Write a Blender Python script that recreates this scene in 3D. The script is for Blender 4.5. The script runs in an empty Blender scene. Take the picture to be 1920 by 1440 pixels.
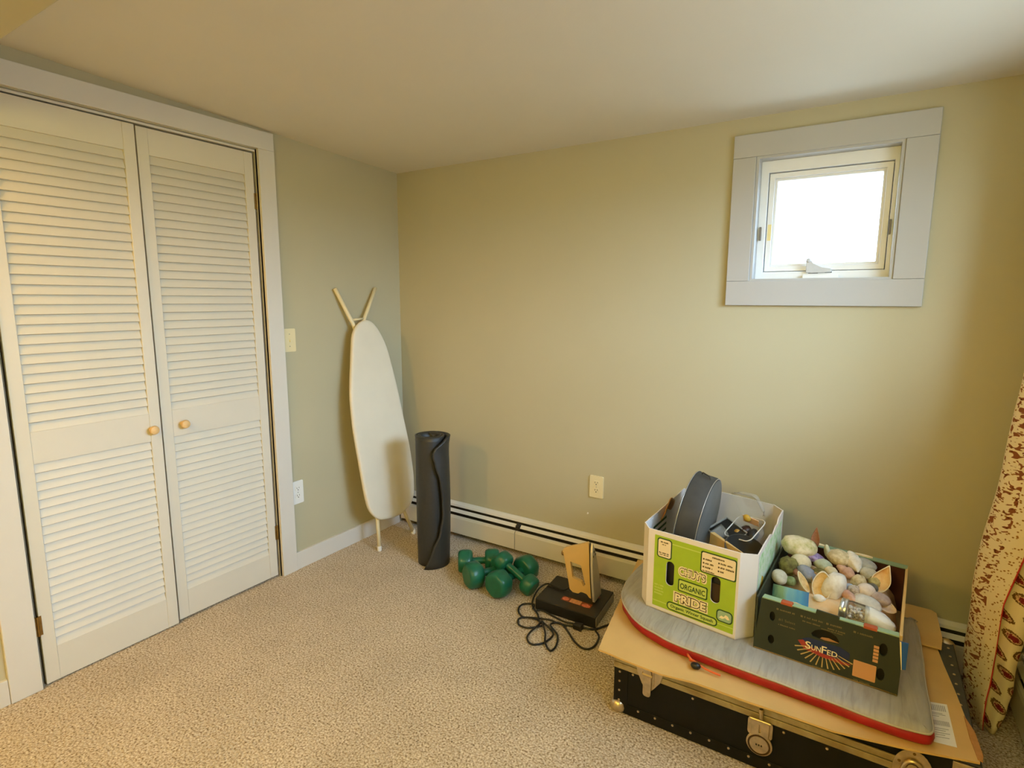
import bpy, bmesh, math, random
from mathutils import Vector, Matrix, Euler, noise
from mathutils.geometry import tessellate_polygon
PI = math.pi
random.seed(7)
SC = bpy.context.scene
COL = SC.collection

# ------------------------------------------------------------------ camera, world, lights, exposure
F_PX = 1051.91
cam_d = bpy.data.cameras.new('camera')
cam = bpy.data.objects.new('camera', cam_d); COL.objects.link(cam); SC.camera = cam
cam_d.sensor_fit = 'HORIZONTAL'; cam_d.sensor_width = 36.0; cam_d.lens = 36.0*F_PX/1920.0
cam_d.clip_start = 0.02
R_ = Vector((0.84447908, 0.53557987, 0.00304685)); U_ = Vector((-0.08200794, 0.12368068, 0.98892759)); F_ = Vector((-0.52927287, 0.83537854, -0.14836755))
m4 = Matrix(((R_.x, U_.x, -F_.x, 2.41274), (R_.y, U_.y, -F_.y, -2.53811), (R_.z, U_.z, -F_.z, 1.38846), (0, 0, 0, 1)))
cam.matrix_world = m4

w = bpy.data.worlds.new('sky'); SC.world = w; w.use_nodes = True
nt_ = w.node_tree; bg = nt_.nodes['Background']
# overcast sky above the horizon, duller ground below it
tc_ = nt_.nodes.new('ShaderNodeTexCoord'); sx_ = nt_.nodes.new('ShaderNodeSeparateXYZ'); rp_ = nt_.nodes.new('ShaderNodeValToRGB')
SKY, GROUND = (0.60, 0.80, 1.0, 1), (0.27, 0.33, 0.38, 1)
mr_ = nt_.nodes.new('ShaderNodeMapRange'); mr_.inputs[1].default_value = -0.2; mr_.inputs[2].default_value = 0.2
nt_.links.new(tc_.outputs['Generated'], sx_.inputs[0]); nt_.links.new(sx_.outputs[2], mr_.inputs[0]); nt_.links.new(mr_.outputs[0], rp_.inputs[0])
rp_.color_ramp.elements[0].position = 0.40; rp_.color_ramp.elements[0].color = GROUND; rp_.color_ramp.elements[1].position = 0.60; rp_.color_ramp.elements[1].color = SKY
nt_.links.new(rp_.outputs[0], bg.inputs[0]); bg.inputs[1].default_value = 13.0

def light(name, kind, loc, power, color, size=0.1, size_y=None, target=None):
    d = bpy.data.lights.new(name, kind); d.energy = power; d.color = color
    if kind == 'AREA':
        d.shape = 'RECTANGLE' if size_y else 'DISK'; d.size = size
        if size_y: d.size_y = size_y
    else: d.shadow_soft_size = size
    o = bpy.data.objects.new(name, d); COL.objects.link(o); o.location = loc
    if target is not None: o.rotation_euler = (Vector(target)-Vector(loc)).to_track_quat('-Z', 'Y').to_euler()
    return o
WIN2 = (-2.00, -0.42, 1.20, 1.94)           # y0, y1, z0, z1 of the window in the right wall, beside the curtain
light('daylight_side_window', 'AREA', (5.0, -1.70, 2.25), 105, (0.46, 0.66, 1.0), 0.75, 0.75, (2.98, -1.15, 1.5))
light('warm_ceiling_lamp', 'POINT', (0.62, -3.05, 2.05), 54, (1.0, 0.56, 0.14), 0.06)
light('room_fill_lamp', 'POINT', (2.0, -3.3, 1.84), 50, (1.0, 0.87, 0.22), 0.16)  # unseen fill lamp added behind the camera to brighten the room
vs = SC.view_settings
vs.view_transform = 'Standard'; vs.look = 'None'; vs.gamma = 1.0; vs.use_curve_mapping = False; vs.exposure = 0.0
SC.cycles.use_denoising = True
SC.cycles.max_bounces = 10; SC.cycles.diffuse_bounces = 6; SC.cycles.transparent_max_bounces = 12
SC.cycles.sample_clamp_indirect = 4.0

# ------------------------------------------------------------------ materials
def srgb(r, g, b):
    f = lambda c: (c/255/12.92 if c/255 <= 0.04045 else ((c/255+0.055)/1.055)**2.4)
    return (f(r), f(g), f(b), 1)
def nodes(name):
    m = bpy.data.materials.new(name); m.use_nodes = True
    nt = m.node_tree; return m, nt, nt.nodes['Principled BSDF']
def N(nt, t, **kw):
    n = nt.nodes.new(t)
    for k, v in kw.items(): setattr(n, k, v)
    return n
def coords(nt, scale=1.0, kind='Object'):
    tc = N(nt, 'ShaderNodeTexCoord'); mp = N(nt, 'ShaderNodeMapping')
    mp.inputs['Scale'].default_value = (scale,)*3 if not isinstance(scale, tuple) else scale
    nt.links.new(tc.outputs[kind], mp.inputs[0]); return mp.outputs[0]
def ramp(nt, fac, stops):
    r = N(nt, 'ShaderNodeValToRGB'); el = r.color_ramp.elements
    while len(el) < len(stops): el.new(0.5)
    for e, (p, c) in zip(el, stops): e.position = p; e.color = c
    nt.links.new(fac, r.inputs[0]); return r.outputs[0]
def noise_tex(nt, vec, scale, detail=2.0, rough=0.5):
    n = N(nt, 'ShaderNodeTexNoise'); n.inputs['Scale'].default_value = scale; n.inputs['Detail'].default_value = detail; n.inputs['Roughness'].default_value = rough
    nt.links.new(vec, n.inputs['Vector']); return n.outputs['Fac']
def bump(nt, bsdf, height, strength=0.3, dist=0.002):
    b = N(nt, 'ShaderNodeBump'); b.inputs['Strength'].default_value = strength; b.inputs['Distance'].default_value = dist
    nt.links.new(height, b.inputs['Height']); nt.links.new(b.outputs[0], bsdf.inputs['Normal'])
def dark(c, k): return (c[0]*k, c[1]*k, c[2]*k, 1)
def M(name, c, rough=0.6, var=0.06, scale=18, metal=0.0, bmp=0.0, bscale=200, spec=0.4):
    m, nt, b = nodes(name)
    v = coords(nt); f = noise_tex(nt, v, scale, 3)
    nt.links.new(ramp(nt, f, [(0.3, dark(c, 1-var)), (0.7, dark(c, 1+var))]), b.inputs['Base Color'])
    b.inputs['Roughness'].default_value = rough; b.inputs['Metallic'].default_value = metal; b.inputs['Specular IOR Level'].default_value = spec
    if bmp: bump(nt, b, noise_tex(nt, v, bscale, 2), bmp)
    return m
def M2(name, stops, scale=40, rough=0.7, bmp=0.2, detail=4, metal=0, vor=False):
    m, nt, b = nodes(name); v = coords(nt)
    if vor:
        n = N(nt, 'ShaderNodeTexVoronoi'); n.inputs['Scale'].default_value = scale; nt.links.new(v, n.inputs['Vector']); f = n.outputs['Distance']
    else: f = noise_tex(nt, v, scale, detail, 0.6)
    nt.links.new(ramp(nt, f, stops), b.inputs['Base Color']); b.inputs['Roughness'].default_value = rough; b.inputs['Metallic'].default_value = metal
    if bmp: bump(nt, b, f, bmp)
    return m

wall_m = M('sage_wall_paint', srgb(184, 176, 145), 0.75, 0.015, 3, bmp=0.08, bscale=260, spec=0.25)
ceil_m = M('ceiling_paint', srgb(219, 213, 197), 0.85, 0.015, 3, bmp=0.1, bscale=180, spec=0.2)
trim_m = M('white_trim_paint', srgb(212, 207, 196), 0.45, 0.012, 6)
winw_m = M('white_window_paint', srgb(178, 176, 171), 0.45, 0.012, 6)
door_m = M('cream_door_paint', srgb(212, 205, 188), 0.5, 0.015, 8)
vinyl_m = M('white_vinyl', srgb(232, 232, 230), 0.35, 0.01)
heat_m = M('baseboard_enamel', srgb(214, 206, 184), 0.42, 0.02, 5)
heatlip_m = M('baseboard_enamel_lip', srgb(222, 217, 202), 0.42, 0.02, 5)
black_m = M('dark_void', (0.012, 0.010, 0.008, 1), 0.9, 0.1)
fin_m = M('heater_fins', (0.035, 0.030, 0.022, 1), 0.6, 0.3, 60)
almond_m = M('almond_plastic', srgb(226, 212, 168), 0.4, 0.01)
white_pl = M('white_plastic', srgb(232, 230, 222), 0.35, 0.01)
slot_m = M('slot_dark', (0.03, 0.025, 0.02, 1), 0.7, 0.05)
wood_m = M('pale_wood', srgb(212, 176, 120), 0.5, 0.12, 40)
brass_m = M('aged_brass', srgb(150, 120, 66), 0.4, 0.15, 60, metal=0.9)
steel_m = M('dull_steel', srgb(176, 168, 150), 0.38, 0.12, 60, metal=0.9)
nickel_m = M('worn_nickel', srgb(206, 188, 156), 0.30, 0.2, 45, metal=0.9)
ironb_m = M('ironing_cover', srgb(222, 213, 190), 0.85, 0.025, 6, bmp=0.25, bscale=500)
ironleg_m = M('cream_enamel', srgb(226, 212, 170), 0.4, 0.02)
mat_m = M('charcoal_foam', (0.021, 0.021, 0.018, 1), 0.5, 0.12, 80, bmp=0.3, bscale=420, spec=0.6)
green_m = M('green_vinyl', (0.010, 0.115, 0.062, 1), 0.30, 0.12, 30, bmp=0.1, bscale=150)
blackp_m = M('black_plastic', (0.014, 0.013, 0.012, 1), 0.35, 0.2, 40)
blackv_m = M('trunk_black_vinyl', (0.0065, 0.0060, 0.0048, 1), 0.55, 0.2, 50, bmp=0.25, bscale=700, spec=0.22)
greyedge_m = M('trunk_edge_grey', (0.045, 0.05, 0.055, 1), 0.45, 0.15, 40)
card_m = M('kraft_board', srgb(206, 170, 108), 0.8, 0.05, 9, bmp=0.15, bscale=120)
cardedge_m = M('kraft_edge', srgb(176, 126, 74), 0.85, 0.1, 60)
white_paper = M('white_paper', srgb(232, 230, 226), 0.7, 0.02)
print_grey = M('grey_print', srgb(168, 166, 164), 0.7, 0.1, 80)
red_m = M('red_nylon', (0.33, 0.008, 0.010, 1), 0.5, 0.15, 25, bmp=0.3, bscale=60)
piping_m = M('grey_piping', srgb(178, 172, 160), 0.7, 0.05)
orange_m = M('orange_cord', (0.65, 0.13, 0.03, 1), 0.6, 0.1)
tan_m = M('tan_plastic', srgb(218, 182, 116), 0.45, 0.04, 12)
sole_m = M('aluminium_sole', srgb(196, 192, 184), 0.35, 0.06, 30, metal=0.6)
pan_m = M('nonstick_grey', (0.050, 0.045, 0.036, 1), 0.6, 0.12, 20, spec=0.25)
panface_m = M('nonstick_face', (0.135, 0.135, 0.125, 1), 0.5, 0.12, 14)
boxw_m = M('white_corrugated', srgb(222, 214, 206), 0.75, 0.03, 10)
boxin_m = M('inside_corrugated', srgb(214, 208, 200), 0.8, 0.03, 10)
lime_m = M('lime_print', srgb(158, 184, 44), 0.6, 0.05, 22)
lime2_m = M('light_lime_print', srgb(188, 202, 92), 0.6, 0.03, 22)
dkgreen_m = M('dark_green_print', srgb(40, 72, 26), 0.6, 0.05)
cream_m = M('cream_print', srgb(236, 220, 176), 0.6, 0.02)
tanpr_m = M('tan_print', srgb(232, 214, 178), 0.6, 0.03)
brown_pr = M('brown_print', srgb(74, 60, 30), 0.6, 0.05)
olive_m = M('dark_green_carton', (0.030, 0.036, 0.020, 1), 0.55, 0.08, 12, spec=0.35)
paleg_m = M('pale_green_print', srgb(150, 176, 140), 0.6, 0.08, 20)
maroon_m = M('maroon_print', (0.085, 0.020, 0.012, 1), 0.65, 0.15, 14)
redtab_m = M('red_tab', srgb(170, 82, 44), 0.65, 0.08)
navy_m = M('navy_print', (0.012, 0.022, 0.075, 1), 0.55, 0.05)
blue_m = M('blue_print', (0.015, 0.09, 0.36, 1), 0.5, 0.05)
redpr_m = M('red_print', (0.32, 0.035, 0.022, 1), 0.55, 0.08)
gold_m = M('gold_print', srgb(190, 160, 96), 0.55, 0.05)
dimgold_m = M('dim_gold_print', srgb(112, 98, 60), 0.6, 0.08)
tanrect_m = M('tan_panel', srgb(198, 146, 98), 0.65, 0.04)

def carpet():
    m, nt, b = nodes('beige_flecked_carpet'); v = coords(nt)
    n1 = noise_tex(nt, v, 150, 2.0, 0.6); n2 = noise_tex(nt, v, 5, 2); 
    vo = N(nt, 'ShaderNodeTexVoronoi'); vo.inputs['Scale'].default_value = 115; nt.links.new(v, vo.inputs['Vector'])
    c1 = ramp(nt, n1, [(0.30, srgb(118, 98, 74)), (0.40, srgb(186, 166, 140)), (0.52, srgb(222, 206, 184)), (0.68, srgb(244, 234, 218))])
    c2 = ramp(nt, n2, [(0.35, (0.90, 0.90, 0.90, 1)), (0.65, (1, 1, 1, 1))])
    mx = N(nt, 'ShaderNodeMix', data_type='RGBA', blend_type='MULTIPLY'); mx.inputs[0].default_value = 1
    nt.links.new(c1, mx.inputs[6]); nt.links.new(c2, mx.inputs[7])
    c3 = ramp(nt, vo.outputs['Distance'], [(0.0, (1, 1, 1, 1)), (0.75, (0.72, 0.70, 0.66, 1))])
    m2 = N(nt, 'ShaderNodeMix', data_type='RGBA', blend_type='MULTIPLY'); m2.inputs[0].default_value = 1
    nt.links.new(mx.outputs[2], m2.inputs[6]); nt.links.new(c3, m2.inputs[7])
    nt.links.new(m2.outputs[2], b.inputs['Base Color']); b.inputs['Roughness'].default_value = 0.95; b.inputs['Specular IOR Level'].default_value = 0.1
    bump(nt, b, vo.outputs['Distance'], 0.7, 0.004); return m
carpet_m = carpet()

def glass(name, tint=(1, 1, 1, 1), glossy=0.10, rough=0.03, haze=0.0):
    m = bpy.data.materials.new(name); m.use_nodes = True; nt = m.node_tree; nt.nodes.clear()
    o = N(nt, 'ShaderNodeOutputMaterial'); mix = N(nt, 'ShaderNodeMixShader'); t = N(nt, 'ShaderNodeBsdfTransparent'); g = N(nt, 'ShaderNodeBsdfGlossy')
    t.inputs[0].default_value = tint; g.inputs['Roughness'].default_value = rough
    fr = N(nt, 'ShaderNodeLayerWeight'); fr.inputs[0].default_value = glossy
    d = N(nt, 'ShaderNodeBsdfDiffuse'); d.inputs[0].default_value = (0.85, 0.85, 0.85, 1); mh = N(nt, 'ShaderNodeMixShader'); mh.inputs[0].default_value = haze
    nt.links.new(t.outputs[0], mh.inputs[1]); nt.links.new(d.outputs[0], mh.inputs[2])
    nt.links.new(fr.outputs['Fresnel'], mix.inputs[0]); nt.links.new(mh.outputs[0], mix.inputs[1]); nt.links.new(g.outputs[0], mix.inputs[2]); nt.links.new(mix.outputs[0], o.inputs[0]); return m
pane_m = glass('window_glass', (0.97, 0.98, 0.98, 1), 0.08)
clear_m = glass('clear_plastic', (0.97, 0.97, 0.96, 1), 0.07, 0.22, 0.14)
jar_m = glass('jar_glass', (0.95, 0.97, 0.97, 1), 0.14, 0.06, 0.05)

def pad_top():
    m, nt, b = nodes('grey_creased_nylon'); v = coords(nt, (46, 6, 10))
    n = N(nt, 'ShaderNodeTexNoise'); n.inputs['Scale'].default_value = 1.4; n.inputs['Detail'].default_value = 5; n.inputs['Distortion'].default_value = 0.9
    nt.links.new(v, n.inputs['Vector'])
    nt.links.new(ramp(nt, n.outputs['Fac'], [(0.3, srgb(150, 147, 140)), (0.6, srgb(168, 166, 161))]), b.inputs['Base Color'])
    b.inputs['Roughness'].default_value = 0.55; bump(nt, b, n.outputs['Fac'], 0.55, 0.006); return m
padtop_m = pad_top()

def curtain_mat():
    # UV: u metres across the cloth, v metres up. u < .15 is the bordered edge with scrolls, the rest carries the leaf print
    m, nt, b = nodes('leaf_print_curtain'); L = nt.links
    tc = N(nt, 'ShaderNodeTexCoord'); sp = N(nt, 'ShaderNodeSeparateXYZ'); L.new(tc.outputs['UV'], sp.inputs[0])
    def m_(op, a, b_=None, c=None):
        n = N(nt, 'ShaderNodeMath', operation=op)
        for i, x in enumerate((a, b_, c)):
            if x is None: continue
            if isinstance(x, (int, float)): n.inputs[i].default_value = x
            else: L.new(x, n.inputs[i])
        return n.outputs[0]
    u, v = sp.outputs[0], sp.outputs[1]
    row = m_('FLOOR', m_('DIVIDE', v, 0.062))
    off = m_('MULTIPLY', m_('MODULO', row, 2.0), 0.035)
    cu = m_('SUBTRACT', m_('MULTIPLY', m_('FRACT', m_('DIVIDE', m_('ADD', u, off), 0.070)), 0.070), 0.035)
    cv = m_('SUBTRACT', m_('MULTIPLY', m_('FRACT', m_('DIVIDE', v, 0.062)), 0.062), 0.031)
    ca, sa = math.cos(0.55), math.sin(0.55)
    ru = m_('ADD', m_('MULTIPLY', cu, ca), m_('MULTIPLY', cv, -sa)); rv = m_('ADD', m_('MULTIPLY', cu, sa), m_('MULTIPLY', cv, ca))
    # pointed leaf: half width shrinks towards +ru
    a2 = m_('POWER', m_('ABSOLUTE', m_('DIVIDE', ru, 0.033)), 2.0)
    taper = m_('ADD', 0.0155, m_('MULTIPLY', ru, -0.16))
    b2 = m_('POWER', m_('ABSOLUTE', m_('DIVIDE', rv, taper)), 2.0)
    nz = noise_tex(nt, tc.outputs['UV'], 240, 1)
    d = m_('ADD', m_('ADD', a2, b2), m_('MULTIPLY', m_('SUBTRACT', nz, 0.5), 0.9))
    cream = srgb(224, 208, 168)
    leaf = ramp(nt, m_('MULTIPLY', d, 0.5), [(0.0, srgb(112, 30, 34)), (0.13, srgb(118, 34, 36)), (0.16, srgb(206, 172, 130)), (0.24, srgb(206, 172, 130)), (0.26, srgb(96, 66, 30)), (0.44, srgb(112, 84, 38)), (0.50, cream)])
    # border: scroll band and dots
    nb = N(nt, 'ShaderNodeTexNoise'); nb.inputs['Scale'].default_value = 62; nb.inputs['Detail'].default_value = 1.0; nb.inputs['Distortion'].default_value = 1.0; L.new(tc.outputs['UV'], nb.inputs['Vector'])
    band = m_('SUBTRACT', 1.0, m_('MULTIPLY', m_('ABSOLUTE', m_('SUBTRACT', u, 0.022)), 26.0))
    sc = m_('ADD', nb.outputs['Fac'], m_('MULTIPLY', m_('SUBTRACT', m_('MULTIPLY', m_('GREATER_THAN', band, 0.42), 1.0), 1.0), 0.30))
    scroll = ramp(nt, sc, [(0.0, srgb(226, 208, 172)), (0.55, srgb(226, 208, 172)), (0.575, srgb(134, 80, 48)), (1.0, srgb(120, 62, 30))])
    vo = N(nt, 'ShaderNodeTexVoronoi'); vo.inputs['Scale'].default_value = 95; L.new(tc.outputs['UV'], vo.inputs['Vector'])
    dots = ramp(nt, vo.outputs['Distance'], [(0.0, srgb(150, 110, 60)), (0.20, srgb(176, 136, 86)), (0.30, (1, 1, 1, 1))])
    mx = N(nt, 'ShaderNodeMix', data_type='RGBA', blend_type='MULTIPLY'); mx.inputs[0].default_value = 1; L.new(scroll, mx.inputs[6]); L.new(dots, mx.inputs[7])
    sel = m_('GREATER_THAN', u, 0.090)
    m1 = N(nt, 'ShaderNodeMix', data_type='RGBA'); L.new(sel, m1.inputs[0]); L.new(mx.outputs[2], m1.inputs[6]); L.new(leaf, m1.inputs[7])
    line = m_('LESS_THAN', m_('ABSOLUTE', m_('SUBTRACT', u, 0.091)), 0.0022)
    m2 = N(nt, 'ShaderNodeMix', data_type='RGBA'); L.new(line, m2.inputs[0]); L.new(m1.outputs[2], m2.inputs[6]); m2.inputs[7].default_value = srgb(196, 60, 52)
    L.new(m2.outputs[2], b.inputs['Base Color']); b.inputs['Roughness'].default_value = 0.85; b.inputs['Specular IOR Level'].default_value = 0.15
    return m
curtain_m = curtain_mat()

# ------------------------------------------------------------------ mesh helpers
def wloc(o):
    v = Vector((0, 0, 0))
    while o is not None: v += o.location; o = o.parent
    return v
def link(name, data, parent=None, kind=None, label=None):
    o = bpy.data.objects.new(name, data); COL.objects.link(o)
    if parent is not None: o.parent = parent
    if kind: o['kind'] = kind
    if label: o['label'] = label
    return o
def thing(name, label, cat, loc, group=None):
    o = bpy.data.objects.new(name, None); COL.objects.link(o); o.location = loc; o.empty_display_size = 0.05
    o['label'] = label; o['category'] = cat
    if group: o['group'] = group
    return o
def tag(o, label, cat, group=None):
    o['label'] = label; o['category'] = cat
    if group: o['group'] = group
    return o
def struct(name, loc=(0, 0, 0)):
    o = bpy.data.objects.new(name, None); COL.objects.link(o); o.location = loc; o.empty_display_size = 0.05; o['kind'] = 'structure'; return o

class G:
    """collects geometry in world coordinates"""
    def __init__(s): s.bm = bmesh.new(); s.mi = 0
    def face(s, vs):
        try: f = s.bm.faces.new(vs); f.material_index = s.mi; return f
        except ValueError: return None
    def box(s, lo, hi, rot=None, piv=None):
        lo, hi = Vector(lo), Vector(hi)
        v = []
        for x in (lo.x, hi.x):
            for y in (lo.y, hi.y):
                for z in (lo.z, hi.z):
                    p = Vector((x, y, z))
                    if rot is not None:
                        c = Vector(piv) if piv else (lo+hi)/2
                        p = c + rot @ (p-c)
                    v.append(s.bm.verts.new(p))
        for q in ((0, 1, 3, 2), (4, 6, 7, 5), (0, 4, 5, 1), (2, 3, 7, 6), (0, 2, 6, 4), (1, 5, 7, 3)): s.face([v[i] for i in q])
        return s
    def prism(s, poly, fr, t, holes=()):
        """flat plate: poly (u,v) in the frame fr=(P,U,V,Nn), thickness t along Nn"""
        P, U, V, Nn = [Vector(a) for a in fr]
        loops = [list(poly)] + [list(h) for h in holes]
        tr = tessellate_polygon([[Vector((a, b, 0)) for a, b in lp] for lp in loops])
        flat = [q for lp in loops for q in lp]
        a = [s.bm.verts.new(P + U*u + V*v) for u, v in flat]; b = [s.bm.verts.new(P + U*u + V*v + Nn*t) for u, v in flat]
        for i, j, k in tr:
            s.face([a[i], a[j], a[k]]); s.face([b[k], b[j], b[i]])
        o = 0
        for lp in loops:
            n = len(lp)
            for i in range(n): s.face([a[o+i], a[o+(i+1) % n], b[o+(i+1) % n], b[o+i]])
            o += n
        return s
    def rings(s, rings, closed=True, cap0=True, cap1=True):
        V = [[s.bm.verts.new(p) for p in r] for r in rings]; n = len(V[0])
        for a, b in zip(V, V[1:]):
            for i in range(n if closed else n-1): s.face([a[i], a[(i+1) % n], b[(i+1) % n], b[i]])
        if cap0 and closed: s.face(V[0][::-1])
        if cap1 and closed: s.face(V[-1])
        return s
    def tube(s, pts, r, n=8, closed=False, cap=True):
        pts = [Vector(p) for p in pts]; L = len(pts); rr = r if isinstance(r, (list, tuple)) else [r]*L
        prev = None; R = []
        for i, p in enumerate(pts):
            t = (pts[(i+1) % L]-pts[i-1]) if closed else (pts[min(i+1, L-1)]-pts[max(i-1, 0)])
            t.normalize()
            if prev is None:
                x = t.orthogonal().normalized()
            else:
                x = prev - t*prev.dot(t)
                x = x.normalized() if x.length > 1e-6 else t.orthogonal().normalized()
            prev = x; y = t.cross(x)
            R.append([p + (x*math.cos(2*PI*k/n) + y*math.sin(2*PI*k/n))*rr[i] for k in range(n)])
        if closed: R.append(R[0])
        return s.rings(R, True, cap and not closed, cap and not closed)
    def lathe(s, prof, P, axis, n=28, cap0=True, cap1=True):
        """prof: (radius, along)"""
        A = Vector(axis).normalized(); x = A.orthogonal().normalized(); y = A.cross(x); P = Vector(P)
        return s.rings([[P + A*h + (x*math.cos(2*PI*k/n)+y*math.sin(2*PI*k/n))*max(r, 1e-4) for k in range(n)] for r, h in prof], True, cap0, cap1)
    def grid(s, fn, nu, nv, uvfn=None):
        V = [[s.bm.verts.new(fn(i/nu, j/nv)) for j in range(nv+1)] for i in range(nu+1)]
        uvl = s.bm.loops.layers.uv.verify() if uvfn else None
        for i in range(nu):
            for j in range(nv):
                ij = ((i, j), (i+1, j), (i+1, j+1), (i, j+1))
                f = s.face([V[a][b] for a, b in ij])
                if uvl and f:
                    for lp, (a, b) in zip(f.loops, ij): lp[uvl].uv = uvfn(a/nu, b/nv)
        return s
    def blob(s, c, r, rot=None, amp=0.1, freq=2.0, seed=0, sub=3, fn=None):
        n0 = len(s.bm.verts)
        res = bmesh.ops.create_icosphere(s.bm, subdivisions=sub, radius=1.0)
        c = Vector(c); r = Vector(r)
        for v in res['verts']:
            d = v.co.normalized()
            k = 1 + amp*noise.noise(d*freq + Vector((seed*3.1, seed*1.7, seed))) + amp*0.4*noise.noise(d*freq*2.7 + Vector((seed, 5, seed)))
            p = Vector((d.x*r.x*k, d.y*r.y*k, d.z*r.z*k))
            if fn: p = fn(p, d)
            v.co = c + (rot @ p if rot is not None else p)
        for f in s.bm.faces:
            pass
        return s
    def build(s, name, mats, parent=None, smooth=False, bev=0, kind=None, label=None, solid=0, sub=0, seg=2, normals=True):
        if normals: bmesh.ops.recalc_face_normals(s.bm, faces=s.bm.faces[:])
        off = wloc(parent)
        if parent is None:
            lo = Vector((min(v.co.x for v in s.bm.verts), min(v.co.y for v in s.bm.verts), min(v.co.z for v in s.bm.verts)))
            hi = Vector((max(v.co.x for v in s.bm.verts), max(v.co.y for v in s.bm.verts), max(v.co.z for v in s.bm.verts)))
            off = Vector(((lo.x+hi.x)/2, (lo.y+hi.y)/2, lo.z))
        bmesh.ops.translate(s.bm, verts=s.bm.verts[:], vec=-off)
        me = bpy.data.meshes.new(name); s.bm.to_mesh(me); s.bm.free()
        for m in (mats if isinstance(mats, (list, tuple)) else [mats]): me.materials.append(m)
        if smooth:
            for p in me.polygons: p.use_smooth = True
            if smooth != 'all': me.set_sharp_from_angle(angle=math.radians(38))
        o = link(name, me, parent, kind, label)
        if parent is None: o.location = off
        if solid:
            q = o.modifiers.new('thick', 'SOLIDIFY'); q.thickness = solid; q.offset = 0
        if sub:
            q = o.modifiers.new('sub', 'SUBSURF'); q.levels = sub; q.render_levels = sub
        if bev:
            q = o.modifiers.new('bevel', 'BEVEL'); q.width = bev; q.segments = seg; q.limit_method = 'ANGLE'; q.angle_limit = math.radians(40)
        return o
def boxo(name, lo, hi, mat, parent=None, bev=0.0015, **k): return G().box(lo, hi).build(name, mat, parent, bev=bev, **k)
def rrect(u0, v0, u1, v1, r, n=5):
    o = []
    for cu, cv, a0 in ((u1-r, v0+r, -PI/2), (u1-r, v1-r, 0), (u0+r, v1-r, PI/2), (u0+r, v0+r, PI)):
        for k in range(n+1):
            a = a0 + PI/2*k/n; o.append((cu+r*math.cos(a), cv+r*math.sin(a)))
    return o
def ell(cu, cv, a, b, n=20): return [(cu+a*math.cos(2*PI*k/n), cv+b*math.sin(2*PI*k/n)) for k in range(n)]
def smoothpath(pts, per=6, closed=False):
    """Catmull-Rom through points"""
    P = [Vector(p) for p in pts]; n = len(P); out = []
    rng = range(n if closed else n-1)
    for i in rng:
        p0 = P[(i-1) % n] if closed or i > 0 else P[0]; p1 = P[i]; p2 = P[(i+1) % n]; p3 = P[(i+2) % n] if closed or i+2 < n else P[-1]
        for k in range(per):
            t = k/per
            out.append(0.5*((2*p1)+(p2-p0)*t+(2*p0-5*p1+4*p2-p3)*t*t+(3*p1-p0-3*p2+p3)*t**3))
    if not closed: out.append(P[-1])
    return out
def text_tris(txt, bold=0.0):
    c = bpy.data.curves.new('lettering', 'FONT'); c.body = txt; c.size = 1.0; c.offset = bold; c.resolution_u = 3
    o = bpy.data.objects.new('lettering', c); me = bpy.data.meshes.new_from_object(o)
    vs = [(v.co.x, v.co.y) for v in me.vertices]; fs = [tuple(p.vertices) for p in me.polygons]
    bpy.data.meshes.remove(me); bpy.data.objects.remove(o); bpy.data.curves.remove(c)
    return vs, fs
def lettering(g, fr, txt, u0, v0, u1, v1, off=0.0006, bold=0.0, shear=0.0):
    """flat letters filling the box (u0,v0)-(u1,v1); shear raises the right end"""
    vs, fs = text_tris(txt, bold)
    x0, x1 = min(v[0] for v in vs), max(v[0] for v in vs); y0, y1 = min(v[1] for v in vs), max(v[1] for v in vs)
    P, U, V, Nn = [Vector(a) for a in fr]
    bv = []
    for x, y in vs:
        s = (x-x0)/(x1-x0); t = (y-y0)/(y1-y0)
        bv.append(g.bm.verts.new(P + U*(u0+(u1-u0)*s) + V*(v0+(v1-v0)*t + shear*s) + Nn*off))
    for f in fs: g.face([bv[i] for i in f])
def small_print(fr, u0, v0, u1, v1, off, m, parent, seed=1):
    """print too small to read in the photograph: one line of broken strokes"""
    rnd = random.Random(seed); g = G(); u = u0; h = v1-v0
    while u < u1-h*0.3:
        wd = h*rnd.uniform(0.35, 0.8)
        flat(g, fr, [(u, v0), (min(u+wd, u1), v0), (min(u+wd, u1), v1-h*rnd.choice((0, 0, 0.3))), (u, v1-h*rnd.choice((0, 0, 0.25)))], off)
        u += wd + h*(0.2 if rnd.random() < 0.85 else 0.8)
    return g.build('small_print', m, parent, kind='stuff')
def flat(g, fr, poly, off, holes=()):
    P, U, V, Nn = [Vector(a) for a in fr]
    g.prism(poly, (P+Nn*(off-0.0003), U, V, Nn), 0.0003, holes)

# ------------------------------------------------------------------ the room
XR, YF = 2.985, -4.3                          # right wall, wall behind the camera
ceil_z = lambda y: 2.1125 - 0.0412*y
boxo('floor', (-0.75, YF-0.12, -0.10), (XR+0.16, 0.16, 0.0), carpet_m, kind='structure', bev=0)
g = G()
for dz in (0, ):
    a = [(-0.12, 0.14), (XR+0.14, 0.14), (XR+0.14, YF-0.12), (-0.12, YF-0.12)]
    g.rings([[Vector((x, y, ceil_z(min(y, 0)))) for x, y in a], [Vector((x, y, ceil_z(min(y, 0))+0.1)) for x, y in a]])
g.build('ceiling', ceil_m, kind='structure')
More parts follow.
